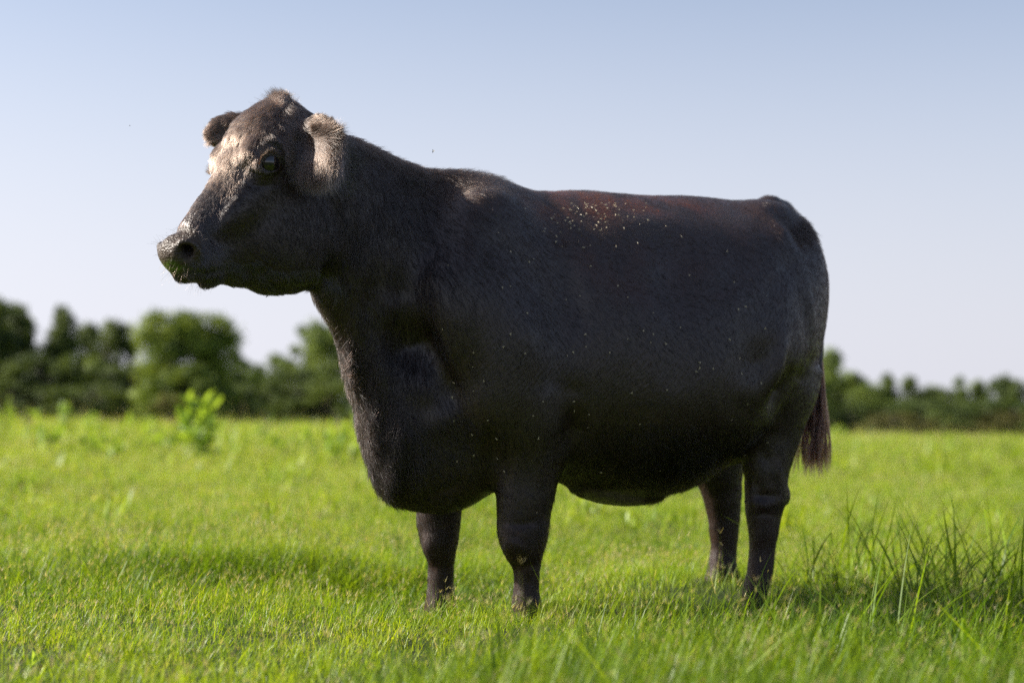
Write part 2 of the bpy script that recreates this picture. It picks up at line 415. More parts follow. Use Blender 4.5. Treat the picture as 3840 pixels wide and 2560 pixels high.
# ---- polygonise (surface nets)
def polygonise(D, gs_):
    neg = D < 0
    s0 = [slice(0, -1), slice(1, None)]
    cnt = np.zeros(tuple(n - 1 for n in D.shape), np.uint8)
    for i in (0, 1):
        for j in (0, 1):
            for k in (0, 1): cnt += neg[s0[i], s0[j], s0[k]]
    act = (cnt > 0) & (cnt < 8); idx = np.argwhere(act)
    vid = np.full(act.shape, -1, np.int32); vid[act] = np.arange(len(idx))
    I, J, K = idx.T
    val = {}; pos = {}
    for i in (0, 1):
        for j in (0, 1):
            for k in (0, 1):
                val[i, j, k] = D[I + i, J + j, K + k]
                pos[i, j, k] = np.stack([gs_[0][I + i], gs_[1][J + j], gs_[2][K + k]], 1)
    acc = np.zeros((len(idx), 3)); n = np.zeros(len(idx))
    cs = list(val)
    for a in cs:
        for ax in range(3):
            if a[ax] == 0:
                b = tuple(a[q] + (q == ax) for q in range(3))
                va, vb = val[a], val[b]; m = (va < 0) != (vb < 0)
                t = np.where(m, va / np.where(m, va - vb, 1), 0)[:, None]
                acc += np.where(m[:, None], pos[a] + (pos[b] - pos[a]) * t, 0); n += m
    V = acc / n[:, None]
    F = []
    for ax in range(3):
        o1, o2 = [q for q in range(3) if q != ax]
        sa = [slice(1, -1)] * 3; sb = [slice(1, -1)] * 3
        sa[ax] = slice(0, -1); sb[ax] = slice(1, None)
        A, Bb = neg[tuple(sa)], neg[tuple(sb)]
        ed = np.argwhere(A != Bb); sgn = A[tuple(ed.T)]
        e = ed.copy(); e[:, o1] += 1; e[:, o2] += 1
        q = []
        for d1, d2 in ((0, 0), (1, 0), (1, 1), (0, 1)):
            c = e.copy(); c[:, o1] -= d1; c[:, o2] -= d2; q.append(vid[tuple(c.T)])
        q = np.stack(q, 1)
        flip = sgn if ax != 1 else ~sgn
        q[~flip] = q[~flip][:, ::-1]
        F.append(q)
    return V, np.concatenate(F)
V, Fq = polygonise(D, (gu, gs, gz))
del D
def neighbours(F, n):
    E = np.concatenate([F[:, [0, 1]], F[:, [1, 2]], F[:, [2, 3]], F[:, [3, 0]]]); E = np.concatenate([E, E[:, ::-1]])
    deg = np.bincount(E[:, 0], minlength=n)
    return E, deg
E_, deg_ = neighbours(Fq, len(V))
def lap(X):
    if X.ndim == 1: return np.bincount(E_[:, 0], X[E_[:, 1]], len(X)) / deg_ - X
    return np.stack([np.bincount(E_[:, 0], X[E_[:, 1], c], len(X)) for c in range(X.shape[1])], 1) / deg_[:, None] - X
def keep_big(V, F):                                    # drop loose crumbs
    lab = np.arange(len(V)); 
    for _ in range(400):
        m = lab.copy(); np.minimum.at(m, E_[:, 0], lab[E_[:, 1]]); m = m[m]
        if (m == lab).all(): break
        lab = m
    big = np.bincount(lab).argmax(); ok = lab == big
    print('islands', len(np.unique(lab)), 'kept', ok.sum(), 'of', len(V))
    re = np.cumsum(ok) - 1
    return V[ok], re[F[ok[F[:, 0]]]]
V, Fq = keep_big(V, Fq); E_, deg_ = neighbours(Fq, len(V))
for _ in range(4): V = V + .55 * lap(V); V = V - .50 * lap(V)
def normals(V, F):
    a = np.cross(V[F[:, 2]] - V[F[:, 0]], V[F[:, 3]] - V[F[:, 1]]); N = np.zeros_like(V)
    for c in range(3):
        for j in range(4): N[:, c] += np.bincount(F[:, j], a[:, c], len(V))
    return N / (np.linalg.norm(N, axis=1)[:, None] + 1e-12)
Nv = normals(V, Fq)
ctr = V.mean(0)
if (Nv * (V - ctr)).sum() < 0: Fq = Fq[:, ::-1]; Nv = -Nv
# pixels of every vertex (far side uses its mirror image so both sides get the same modelling)
Vm = V.copy(); Vm[:, 1] = np.abs(Vm[:, 1])
headw = smooth(V[:, 0], .42, .52) * smooth(V[:, 2], .9, 1.0)
PX = project(to_world(np.where((headw > .5)[:, None], V, Vm)))
toC = CAM - to_world(V); toC /= np.linalg.norm(toC, axis=1)[:, None]; toC = toC @ cM
side = smooth((Nv * toC).sum(1), -.1, .35)
side = np.where((headw < .5) & (V[:, 1] < -.05), smooth(-Nv[:, 1], -.1, .35), side)
def pdist(P, pts):
    best = np.full(len(P), 1e9)
    for a, b in zip(pts, pts[1:]):
        a = np.array(a, float); b = np.array(b, float); v = b - a
        t = np.clip(((P - a) @ v) / (v @ v), 0, 1); best = np.minimum(best, np.linalg.norm(P - a - t[:, None] * v, axis=1))
    return best
disp = np.zeros(len(V))
def crease(pts, w, d):                                 # w in photo pixels, d in metres (negative: ridge)
    global disp
    P0 = np.array(pts[0], float); P1 = np.array(pts[-1], float)
    L_ = np.linalg.norm(P1 - P0) * .35 + 1
    e = 1 - np.exp(-(np.minimum(np.linalg.norm(PX - P0, axis=1), np.linalg.norm(PX - P1, axis=1)) / L_) ** 2)
    w = w * 1.25
    q = pdist(PX, pts) * (1 + .25 * vnoise(V, 25, 3))
    disp -= d * 1.15 * np.exp(-(q / w) ** 2) * side * (.15 + .85 * e)
CREASES = [
    ([(1180,1090),(1215,1040),(1235,980)], 14, .012), ([(1130,1095),(1180,1040),(1205,970)], 12, -.008), ([(1250,1110),(1262,1000),(1270,900)], 16, .007),
    ([(1235,640),(1262,800),(1280,950)], 18, .014), ([(1310,640),(1350,820),(1350,1020)], 22, -.005),
    ([(1500,1120),(1560,1260),(1640,1380),(1690,1460),(1720,1560)], 34, .022),
    ([(1480,1140),(1530,1300),(1600,1470)], 80, .050),
    ([(1560,1600),(1700,1560),(1810,1570)], 50, -.012), ([(1835,1540),(1850,1700),(1860,1800)], 28, .014),
    ([(1530,1870),(1640,1850),(1760,1790)], 14, .008),
    ([(2160,1500),(2165,1620),(2130,1740)], 38, .028), ([(2060,860),(2110,960),(2150,1100),(2180,1300)], 45, .014),
    ([(1760,640),(1950,760),(2050,860)], 30, -.004), ([(1960,740),(2060,820),(2120,950)], 40, .008),
    ([(2935,1180),(2930,1300),(2895,1420),(2850,1560)], 22, -.012), ([(3030,1390),(2975,1410),(2925,1480),(2875,1590)], 30, .034),
    ([(2860,800),(2925,870),(2990,950)], 18, -.014), ([(2900,800),(2960,865),(3010,940)], 12, .012), ([(2930,900),(2955,1000),(2960,1120)], 30, .010),
    ([(3010,1000),(3040,1150),(3050,1300)], 14, -.006), ([(2990,1020),(3018,1200),(3020,1340)], 12, .006),
    ([(2200,800),(2400,840),(2600,850)], 50, -.006),     ([(2420,985),(2550,1000),(2680,1010)], 85, .018), ([(2180,850),(2400,838),(2600,860),(2760,900)], 55, -.010), ([(2840,820),(2920,895),(2985,1000)], 26, -.012),
    ([(2925,1150),(2922,1300),(2890,1430),(2835,1570)], 26, -.016), ([(2860,1230),(2845,1350),(2800,1480)], 55, .018),
    ([(1800,760),(1745,1000),(1705,1170)], 42, -.008), ([(2020,850),(2085,1000),(2115,1200),(2135,1400)], 65, .018), ([(1900,1080),(1960,1250),(2010,1450)], 60, -.010),
    ([(1330,600),(1400,760),(1450,980)], 40, .006), ([(1400,600),(1480,780),(1540,1000)], 45, -.006), ([(2000,1620),(1990,1750),(1975,1880)], 26, .006),
    ([(2240,1000),(2230,1250),(2200,1480)], 34, -.004), ([(2340,980),(2335,1250),(2310,1500)], 34, -.004), ([(2440,1100),(2440,1350),(2420,1560)], 34, -.004),
    ([(1885,1960),(1960,1965),(2040,1950)], 10, .006), ([(1900,2110),(1960,2125),(2020,2110)], 10, .006), ([(1985,2130),(1985,2230)], 12, .006), ([(2870,1930),(2862,2080),(2850,2180)], 12, .006),
    ([(2800,1800),(2850,1830),(2880,1900)], 18, .008), ([(2905,1700),(2915,1780),(2935,1840)], 14, -.006), ([(2870,1650),(2885,1780)], 22, .008), ([(1640,2130),(1640,2240)], 12, .005),
    ([(2260,1820),(2350,1840),(2420,1820)], 30, .004), ([(2350,1400),(2500,1500),(2650,1480)], 60, -.006),
    ([(1880,2030),(1940,2040),(2000,2080)], 14, -.006), ([(1890,2080),(1950,2090),(2000,2110)], 12, .004),
    ([(2800,1850),(2860,1860),(2930,1850)], 9, .007), ([(2800,1880),(2870,1895),(2930,1880)], 9, -.005), ([(2805,1930),(2870,1925),(2920,1930)], 8, .004),
    ([(790,850),(840,770),(900,700)], 16, .004),
    ([(930,640),(960,660),(1010,665),(1050,640)], 6, -.003), ([(920,690),(980,700),(1040,690)], 8, .003),
    ([(960,560),(1000,545),(1050,560),(1080,590)], 9, .005), ([(905,660),(935,600),(960,560)], 16, .005), ([(885,640),(905,580),(960,530)], 16, -.003),
    ([(1080,600),(1110,640),(1130,700)], 18, .006), ([(760,860),(800,900),(830,950)], 14, .005), ([(850,980),(950,1020),(1080,1010)], 18, .005),
    ([(640,880),(660,910),(650,940)], 8, .003),
]
for c in CREASES: crease(*c)
# loose skin: fine long folds down the throat and dewlap, lumps of muscle
wr = np.sin(PX[:, 0] * .055 + PX[:, 1] * .010 + 2 * vnoise(V, 6, 2)) * .5 + .5
mask = smooth(PX[:, 0], 1180, 1300) * (1 - smooth(PX[:, 0], 1480, 1650)) * smooth(PX[:, 1], 900, 1100)
disp -= wr * .004 * mask * side
disp += (vnoise(V, 7, 5) * .0060 + vnoise(V, 16, 7) * .0022) * (1 - .75 * headw) * smooth(V[:, 2], .35, .6) + vnoise(V, 22, 6) * .0010
legm = 1 - smooth(V[:, 2], .3, .42)
disp += legm * vnoise(V, 45, 9) * .0012
disp *= (1 - .7 * smooth(-np.linalg.norm(V - H(1004, 612, .1), axis=1), -.05, -.03))
V = V + Nv * disp[:, None]
Nv = normals(V, Fq)
# ---- regions of the hide, painted in photo space (both sides alike)
P2 = PX
def blob(x, y, rx, ry, e=1.0): return np.exp(-(((P2[:, 0] - x) / rx) ** 2 + ((P2[:, 1] - y) / ry) ** 2) * e)
def hdist(p, s=None): return np.linalg.norm(V - p, axis=1)
rel = V - H(672, 940, 0); ht_ = rel @ hd; 
dmuz = np.sqrt((rel @ hd) ** 2 * .9 + (rel @ hLc) ** 2 * .5 + (rel @ fup) ** 2 * 1.0)
bare = (1 - smooth(dmuz + .006 * vnoise(V, 60, 4), .054, .068)) * (headw > .5)      # wet hairless nose
hoof = 1 - smooth(V[:, 2], .055, .065)
red = np.clip(blob(2230, 765, 220, 48) * 1.1 + blob(2480, 780, 220, 34) * .7 + blob(2080, 745, 90, 34) * .9 + blob(2300, 1000, 260, 130) * .25, 0, 1) * (headw < .5)
red = np.clip(red * (.75 + .7 * vnoise(V, 34, 51) + .4 * vnoise(V, 90, 52)), 0, 1)
green = (blob(660, 1000, 42, 18) * .9 + blob(745, 1014, 55, 9) * .9 + blob(800, 1055, 60, 12) * .6 + blob(640, 1000, 20, 20) * .5) * (headw > .5)
mudm = np.clip(smooth(P2[:, 1], 1822, 1846) * smooth(P2[:, 0], 2150, 2200) * (1 - smooth(P2[:, 0], 2400, 2440)) * (V[:, 2] < .55) * (V[:, 2] > .25), 0, 1)
dirt = np.clip(blob(2450, 1740, 180, 60) * .5 + blob(1950, 2060, 60, 40) * .5 + blob(2850, 2080, 60, 90) * .4 + blob(2640, 1900, 30, 90) * .4 + blob(2900, 1500, 60, 120) * .25, 0, 1) * (headw < .5)
nostril = np.exp(-(hdist(H(700, 938, .046)) / .020) ** 2) + np.exp(-(hdist(H(700, 938, .046) - 2 * .046 * hLc) / .020) ** 2)
eyezone = np.exp(-(hdist(H(1004, 612, .115)) / .030) ** 4) + np.exp(-(hdist(H(1004, 612, .115) - .23 * hLc) / .028) ** 4)

def hide_material():
    t = NT('cow_hide')
    co = t.n('TexCoord').outputs['Object']
    a = {k: t.attr(k).outputs['Fac'] for k in ('bare', 'green', 'mud', 'red', 'nostril')}
    base = t.mix(t.noise(40, 4), (.012, .0065, .0055), (.036, .018, .013))
    base = t.mix(a['red'], base, (.05, .014, .007))
    nose = t.mix(t.noise(90, 3), (.015, .010, .008), (.075, .050, .030))
    base = t.mix(a['bare'], base, nose)
    gm = t.n('Math', _operation='MULTIPLY', i0=a['green'], i1=t.ramp(t.noise(70, 3), [(.35, (0, 0, 0)), (.6, (1, 1, 1))]))
    base = t.mix(gm.outputs[0], base, (.10, .19, .008))
    base = t.mix(a['nostril'], base, (.006, .004, .004))
    base = t.mix(a['mud'], base, t.mix(t.noise(60, 5), (.02, .016, .011), (.17, .14, .09)))
    vor = t.n('TexVoronoi', Scale=170.0, Vector=co)
    b1 = t.n('Bump', Strength=a['bare'], Distance=.0025, Height=vor.outputs['Distance'])
    fine = t.n('Bump', Strength=.25, Distance=.003, Height=t.noise(160, 4), Normal=b1.outputs[0])
    sp_ = t.n('SeparateXYZ', i0=co).outputs
    def streak(ang):                                   # hair lying in locks: noise drawn out along the lie of the coat
        r_ = t.n('VectorRotate', _rotation_type='Y_AXIS', Vector=co, Angle=ang).outputs[0]
        v_ = t.n('VectorMath', _operation='MULTIPLY', i0=r_, i1=(120.0, 120.0, 11.0)).outputs[0]
        return t.n('TexNoise', Vector=v_, Scale=1.0, Detail=4.0, Roughness=.65).outputs['Fac']
    s1, s2 = streak(R(38)), streak(R(6))
    sv = t.n('Mix', _data_type='FLOAT'); t.t.links.new(t.attr('upright').outputs['Fac'], sv.inputs[0]); t.t.links.new(s1, sv.inputs[2]); t.t.links.new(s2, sv.inputs[3])
    fine = t.n('Bump', Strength=.75, Distance=.004, Height=sv.outputs[0], Normal=fine.outputs[0])
    rough = t.n('MapRange', Value=a['bare'], i1=0.0, i2=1.0, i3=.34, i4=.42).outputs[0]
    bs = t.n('BsdfPrincipled', Base_Color=base, Roughness=rough, Normal=fine.outputs[0])
    t.t.links.new(t.attr('gloss').outputs['Fac'], bs.inputs['Specular IOR Level'])
    an = t.n('Math', _operation='SUBTRACT', i0=1.0, i1=a['bare']); an = t.n('Math', _operation='MULTIPLY', i0=an.outputs[0], i1=.55)
    t.t.links.new(an.outputs[0], bs.inputs['Anisotropic']); t.t.links.new(t.attr('flow').outputs['Vector'], bs.inputs['Tangent'])
    return t.done(bs.outputs[0])
def hair_material(name, melanin, redness, rough=.3, ior=1.55):
    t = NT(name)
    h = t.n('BsdfHairPrincipled')
    h.parametrization = 'COLOR'
    h.inputs['Roughness'].default_value = rough; h.inputs['Radial Roughness'].default_value = .5
    h.inputs['IOR'].default_value = ior; h.inputs['Random Roughness'].default_value = .2
    a = t.attr('melanin').outputs['Fac']
    c = t.ramp(a, [(.45, (.12, .082, .058)), (.62, (.065, .042, .028)), (.75, (.030, .0185, .0125)), (.88, (.0080, .0048, .0036)), (.95, (.0030, .0019, .0018))])
    c = t.mix(t.attr('redness').outputs['Fac'], c, t.mix(1.0, c, (1.7, .60, .36), 'MULTIPLY'))
    t.t.links.new(c, h.inputs['Color'])
    return t.done(h.outputs[0])
hideM = hide_material()
coatM = hair_material('coat_hair', .93, .10, .26, 1.52); shagM = hair_material('shaggy_hair', .93, .05, .34, 2.0)

cow = empty('cow', cO, math.pi + YAW)
tag(cow, 'large black cow standing broadside in the green pasture, head raised to the left', 'cow')
body = quads_mesh('body', V, Fq, hideM, cow)
for k_, v_ in (('upright', np.clip(smooth(V[:, 0], .0, .3) + 1 - smooth(V[:, 2], .5, .7), 0, 1)), ('gloss', (.60 * (1 - bare) + .35 * bare) * (.35 + .65 * smooth(V[:, 2], .15, .55))), ('bare', bare), ('green', green), ('mud', mudm), ('red', red), ('nostril', nostril)): attr(body.data, k_, np.clip(v_, 0, 1))

# ---- hair: one set of real strands, laid along a flow field
# anchors: photo x, y, flow dx, dy, length (mm), lift (0 flat .. 1 upright), melanin
AN = np.array([
    (700, 830, -.5, .8, 7, .15, .93), (760, 740, -.55, .8, 10, .2, .92), (830, 640, -.6, .8, 18, .3, .70), (870, 560, -.55, .8, 20, .35, .72), (940, 500, -.5, .85, 24, .42, .71), (975, 440, -.5, .6, 26, .45, .72), (920, 590, -.45, .9, 16, .2, .75),
    (1010, 405, -.6, .1, 28, .45, .68), (1050, 385, -.1, -1, 30, .7, .80), (1095, 430, .3, .6, 26, .3, .76), (1080, 480, -.1, 1, 26, .25, .72), (1110, 540, .2, 1, 22, .15, .86), (1130, 440, .5, .6, 22, .3, .88),
    (800, 900, .6, .7, 14, .15, .93), (760, 960, .5, .9, 12, .25, .93), (900, 800, .8, -.1, 12, .12, .94), (900, 950, .9, .35, 12, .12, .95), (1000, 800, .6, .7, 11, .1, .95), (1050, 950, .6, .75, 13, .1, .95),
    (960, 700, .6, .5, 9, .1, .93), (1060, 640, .7, .6, 9, .12, .94), (1000, 560, .8, -.4, 16, .3, .88), (1100, 700, .5, .8, 12, .1, .95), (1060, 1080, .5, .8, 16, .2, .95), (800, 1055, .1, 1, 12, .5, .95), (930, 1065, .2, 1, 14, .3, .95),
    (1180, 800, .2, 1, 22, .08, .95), (1350, 620, .5, .8, 26, .12, .93), (1350, 580, .7, -.15, 28, .35, .9), (1600, 630, .8, -.35, 30, .5, .9), (1330, 900, .2, 1, 28, .07, .95), (1450, 800, .35, 1, 28, .07, .95), (1400, 1200, .05, 1, 26, .08, .95), (1200, 1180, .05, 1, 24, .25, .9), (1300, 1400, -.1, 1, 34, .4, .87), (1350, 1600, -.05, 1, 40, .35, .88),
    (1500, 1400, .1, 1, 28, .08, .95), (1500, 1700, .15, 1, 32, .10, .95), (1420, 1790, .1, 1, 32, .3, .93), (1640, 1850, .7, .7, 24, .1, .95), (1640, 1600, .5, .8, 26, .08, .94),
    (1650, 700, .5, .8, 28, .12, .92), (1800, 670, .8, .15, 24, .4, .88), (1750, 750, .6, .75, 24, .12, .92), (1650, 1000, .4, 1, 26, .06, .95), (1800, 1000, .55, .9, 24, .06, .95), (1700, 1300, .4, 1, 24, .06, .95), (1900, 1300, .6, .9, 20, .06, .95),
    (2000, 760, .9, .3, 18, .12, .9), (2000, 900, .7, .75, 20, .06, .94), (2200, 740, .95, .1, 16, .15, .86), (2200, 850, .7, .6, 17, .08, .92), (2200, 1100, .7, .75, 18, .05, .95), (2200, 1500, .6, .9, 20, .06, .95), (2500, 760, .95, .15, 14, .12, .88), (2500, 900, .85, .4, 14, .06, .93), (2500, 1100, .75, .6, 15, .05, .95),
    (2500, 1400, .65, .75, 18, .06, .95), (2400, 1700, .6, .8, 26, .12, .95), (2600, 1760, .3, 1, 34, .3, .94), (2750, 790, .9, .25, 12, .1, .88), (2750, 1000, .7, .7, 14, .06, .94), (2750, 1300, .4, .9, 16, .06, .95), (2900, 820, .7, .7, 14, .15, .9), (3000, 870, .5, .5, 26, .5, .93), (3050, 1000, .5, .9, 20, .3, .93),
    (2950, 1000, .2, 1, 14, .06, .94), (2950, 1300, 0, 1, 16, .06, .94), (2900, 1550, -.1, 1, 16, .08, .95), (2870, 1800, 0, 1, 12, .06, .94), (2860, 2050, .1, 1, 12, .06, .92), (2700, 1900, .1, 1, 12, .06, .9),
    (1980, 1600, .2, 1, 16, .06, .95), (1950, 1900, .5, .8, 13, .06, .95), (1960, 2050, .6, .8, 15, .1, .92), (1975, 2200, .1, 1, 13, .06, .93), (2045, 2000, .7, .8, 22, .3, .93), (1640, 2000, .2, 1, 13, .06, .92), (1650, 2200, 0, 1, 13, .06, .92), (1710, 2000, .6, .9, 20, .25, .93),
], float)
flow2 = np.zeros((len(V), 2)); par = np.zeros((len(V), 3)); wsum = np.zeros(len(V))
for a in AN:
    d2 = (P2[:, 0] - a[0]) ** 2 + (P2[:, 1] - a[1]) ** 2
    w = 1 / (d2 + 25 ** 2) ** 1.6; wsum += w
    n_ = math.hypot(a[2], a[3]); flow2 += w[:, None] * np.array([a[2] / n_, a[3] / n_]); par += w[:, None] * a[4:7]
flow2 /= wsum[:, None]; par /= wsum[:, None]
hlen, lift, mel = par.T
hlen = hlen * (1 - bare) * (1 - .50 * np.clip(eyezone, 0, 1)) * (1 - np.clip(nostril, 0, 1)) * (1 - hoof) * (1 - .8 * mudm)
topl = smooth(Nv[:, 2], .35, .8) * (1 - headw) * smooth(V[:, 2], .9, 1.0)  # upward-facing back: hair lifted, its sunlit paleness painted into the colour
sun_paint = (blob(2420, 845, 270, 42) * 1.35 + blob(2800, 812, 130, 26) * .9 + blob(1850, 700, 110, 32) * .7 + blob(2620, 790, 200, 24) * .5) * (headw < .5)  # sunlight patches on loin, rump and withers, painted as paler hair
sun_paint = np.clip(sun_paint * (.75 + .55 * vnoise(V, 28, 41)), 0, 1)
mel = mel - .30 * sun_paint - .27 * red - .13 * topl * (.6 + .4 * vnoise(V, 12, 21)); lift = lift + .12 * topl
# ears: long hair combed outwards and down
for (b_, t_, Fd, c_), sg in ((earN, 1), (earF, -1)):
    q = (V - b_) @ ((t_ - b_) / np.linalg.norm(t_ - b_)); off = np.linalg.norm((V - b_) - q[:, None] * ((t_ - b_) / np.linalg.norm(t_ - b_)), axis=1)
    w = smooth(q, .02, .06) * (1 - smooth(off, .075, .09)) * (headw > .5) * (1 - smooth(q, .30, .32))
    if sg > 0: w = w * smooth(V @ hLc, (b_ @ hLc) + .005, (b_ @ hLc) + .03)
    else: w = w * smooth(-(V @ hLc), -(b_ @ hLc) + .01, -(b_ @ hLc) + .035)
    low = smooth(-(V[:, 2] - c_[2]), -.025, .02) if sg > 0 else 0
    hlen = hlen * (1 - w) + w * (26 + 56 * low); lift = lift * (1 - w) + w * (.34 - .10 * low); mel = mel * (1 - w) + w * .79
    if sg > 0: earWN = w
    else: earWF = w
dir3 = np.stack([-flow2[:, 0], np.zeros(len(V)), -flow2[:, 1]], 1)
eN = (earN[1] - earN[0]) / np.linalg.norm(earN[1] - earN[0]); eF = (earF[1] - earF[0]) / np.linalg.norm(earF[1] - earF[0])
lowN = smooth(-(V[:, 2] - earN[3][2]), -.02, .03)[:, None]
dir3 = dir3 * (1 - earWN[:, None]) + earWN[:, None] * ((eN * .5 + np.array([0, 0, .35])) * (1 - lowN) + lowN * (np.array([0, 0, -1.0]) - eN * .12 + hd * .15))
dir3 = dir3 * (1 - earWF[:, None]) + earWF[:, None] * (eF * .8 + np.array([0, 0, -.1]))
dir3 += np.stack([vnoise(V, 18, 11), vnoise(V, 18, 12), vnoise(V, 18, 13)], 1) * .13 + np.stack([vnoise(V, 60, 14), vnoise(V, 60, 15), vnoise(V, 60, 16)], 1) * .10

fl_ = dir3 - Nv * (dir3 * Nv).sum(1)[:, None]; fl_ /= np.linalg.norm(fl_, axis=1)[:, None] + 1e-9
attr(body.data, 'flow', to_world(fl_) - cO)
# density per face
fc = V[Fq].mean(1)
A1 = np.linalg.norm(np.cross(V[Fq[:, 2]] - V[Fq[:, 0]], V[Fq[:, 3]] - V[Fq[:, 1]]), axis=1) * .5
toF = CAM - to_world(fc); toF /= np.linalg.norm(toF, axis=1)[:, None]; toF = toF @ cM
Nf = Nv[Fq].mean(1)
facing = smooth((Nf * toF).sum(1), -.75, -.25)
hw_ = headw[Fq].mean(1)
dens = A1 * (.12 + .88 * facing) * (1 + 2.6 * hw_) * (hlen[Fq].mean(1) > 3)
dens *= 1 + 1.5 * (earWN + earWF)[Fq].mean(1)
def make_hair(name, N, dens, mat, lenmul=1.0, rad=.00032, pts=5, jit=.08, liftadd=0.0, clump=0.35, thin=0.2):
    p = dens / dens.sum(); fi = rng.choice(len(Fq), N, p=p)
    a, b = rng.random(N), rng.random(N)
    W = np.stack([(1 - a) * (1 - b), a * (1 - b), a * b, (1 - a) * b], 1)
    q = Fq[fi]
    def bl(X): return (X[q] * (W[..., None] if X.ndim == 2 else W)).sum(1)
    root, n_, dd, L, lf, ml = bl(V), bl(Nv), bl(dir3), bl(hlen), bl(lift), bl(mel)
    n_ /= np.linalg.norm(n_, axis=1)[:, None]
    # strands gather in small locks that share a direction
    cell = np.floor(root / .011 + 2 * np.stack([vnoise(root, 40, s_) for s_ in (31, 32, 33)], 1) * .25).astype(np.int64)
    hsh = (cell[:, 0] * 73856093 ^ cell[:, 1] * 19349663 ^ cell[:, 2] * 83492791) & 0xffff
    tabr = rng.normal(size=(65536, 4))
    lock = tabr[hsh]
    dd = dd / (np.linalg.norm(dd, axis=1)[:, None] + 1e-9) + lock[:, :3] * .10 * (1 + 1.5 * lf)[:, None] + rng.normal(size=(N, 3)) * (jit * (1 + 1.5 * lf))[:, None]
    dd -= n_ * (dd * n_).sum(1)[:, None]; dd /= np.linalg.norm(dd, axis=1)[:, None] + 1e-9
    L = L * .001 * lenmul * (.65 + .6 * rng.random(N)) * (1 + .12 * lock[:, 3])
    lf = np.clip(lf + liftadd + rng.normal(size=N) * .05 + .04 * lock[:, 3], .03, 1.2)
    ts = np.linspace(0, 1, pts)
    Pts = np.zeros((N, pts, 3), np.float32)
    for i, t in enumerate(ts):
        up = lf * (t - .45 * t * t) + .04 * t
        Pts[:, i] = root + (dd * (t * np.sqrt(np.maximum(1 - np.clip(lf * .8, 0, .95) ** 2, .05)))[:, None] + n_ * up[:, None]) * L[:, None] - np.array([0, 0, 1]) * (L * .12 * t * t * lf)[:, None]
    ch = bpy.data.hair_curves.new(name)
    ch.add_curves([pts] * N)
    ch.attributes['position'].data.foreach_set('vector', Pts.ravel())
    ra = ch.attributes.get('radius') or ch.attributes.new('radius', 'FLOAT', 'POINT')
    rr = (rad * (1 - (1 - thin) * ts ** 2))[None, :] * (.8 + .4 * rng.random(N))[:, None]
    ra.data.foreach_set('value', rr.astype(np.float32).ravel())
    ma = ch.attributes.new('melanin', 'FLOAT', 'POINT')
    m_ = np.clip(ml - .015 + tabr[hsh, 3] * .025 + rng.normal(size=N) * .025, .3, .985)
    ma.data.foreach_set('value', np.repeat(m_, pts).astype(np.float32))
    ca = ch.attributes.new('redness', 'FLOAT', 'POINT'); ca.data.foreach_set('value', np.repeat(np.clip(.04 + bl(red) * 1.0, 0, 1), pts).astype(np.float32))
    ch.materials.append(mat)
    o = bpy.data.objects.new(name, ch); C.objects.link(o); o.parent = cow
    o['kind'] = 'stuff'
    return o
def free_hair(name, strands, mat, rad, mel_, parent):    # strands: list of (n,3) arrays of equal length
    S_ = np.asarray(strands, np.float32); N, k = S_.shape[:2]
    ch = bpy.data.hair_curves.new(name); ch.add_curves([k] * N)
    ch.attributes['position'].data.foreach_set('vector', S_.ravel())
    ra = ch.attributes.get('radius') or ch.attributes.new('radius', 'FLOAT', 'POINT')
    ra.data.foreach_set('value', np.tile(rad * np.linspace(1, .25, k), N).astype(np.float32))
    ma = ch.attributes.new('melanin', 'FLOAT', 'POINT')
    ma.data.foreach_set('value', np.clip(np.repeat(mel_ + rng.normal(size=N) * .04, k), .2, .98).astype(np.float32))
    ca = ch.attributes.new('redness', 'FLOAT', 'POINT'); ca.data.foreach_set('value', np.full(N * k, .38 if name == 'tail_switch' else .03, np.float32))
    ch.materials.append(mat)
    o = bpy.data.objects.new(name, ch); C.objects.link(o); o.parent = parent; o['kind'] = 'stuff'
    return o
hdf = hw_ * (lift[Fq].mean(1) > .16)
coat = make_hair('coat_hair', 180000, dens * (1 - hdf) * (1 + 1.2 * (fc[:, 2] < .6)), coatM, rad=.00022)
head_hair = make_hair('head_hair', 140000, dens * hdf, shagM, rad=.00026)
longd = dens * smooth(hlen[Fq].mean(1), 22, 40) * (1 + 2 * (lift[Fq].mean(1) > .3))
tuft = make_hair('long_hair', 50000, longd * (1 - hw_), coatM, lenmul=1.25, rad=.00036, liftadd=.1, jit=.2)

# eyes
eyeM = NT('eye'); 
d_ = eyeM.n('TexCoord').outputs['Object']
eb = eyeM.n('BsdfPrincipled', Roughness=.03); eb.inputs['Base Color'].default_value = (.010, .008, .008, 1); eb.inputs['Coat Weight'].default_value = .6; eb.inputs['Coat Roughness'].default_value = .02
eb.inputs['IOR'].default_value = 1.6
eyeM = eyeM.done(eb.outputs[0])
def sphere(c, r, nu=32, nv=20):
    vs, fs = [], []
    for i in range(nv + 1):
        for j in range(nu):
            th, ph = math.pi * i / nv, 2 * math.pi * j / nu
            vs.append(np.array(c) + r * np.array([math.sin(th) * math.cos(ph), math.sin(th) * math.sin(ph), math.cos(th)]))
    for i in range(nv):
        for j in range(nu): fs.append((i*nu+j, i*nu+(j+1) % nu, (i+1)*nu+(j+1) % nu, (i+1)*nu+j))
    return vs, fs
for sg in (1, -1):
    c = H(1004, 612, .1015); c = c if sg > 0 else c - 2 * .1015 * hLc
    vs, fs = sphere(c, np.array([.0315, .0315, .0315])); e = mesh_obj('eye', vs, fs, eyeM, cow)
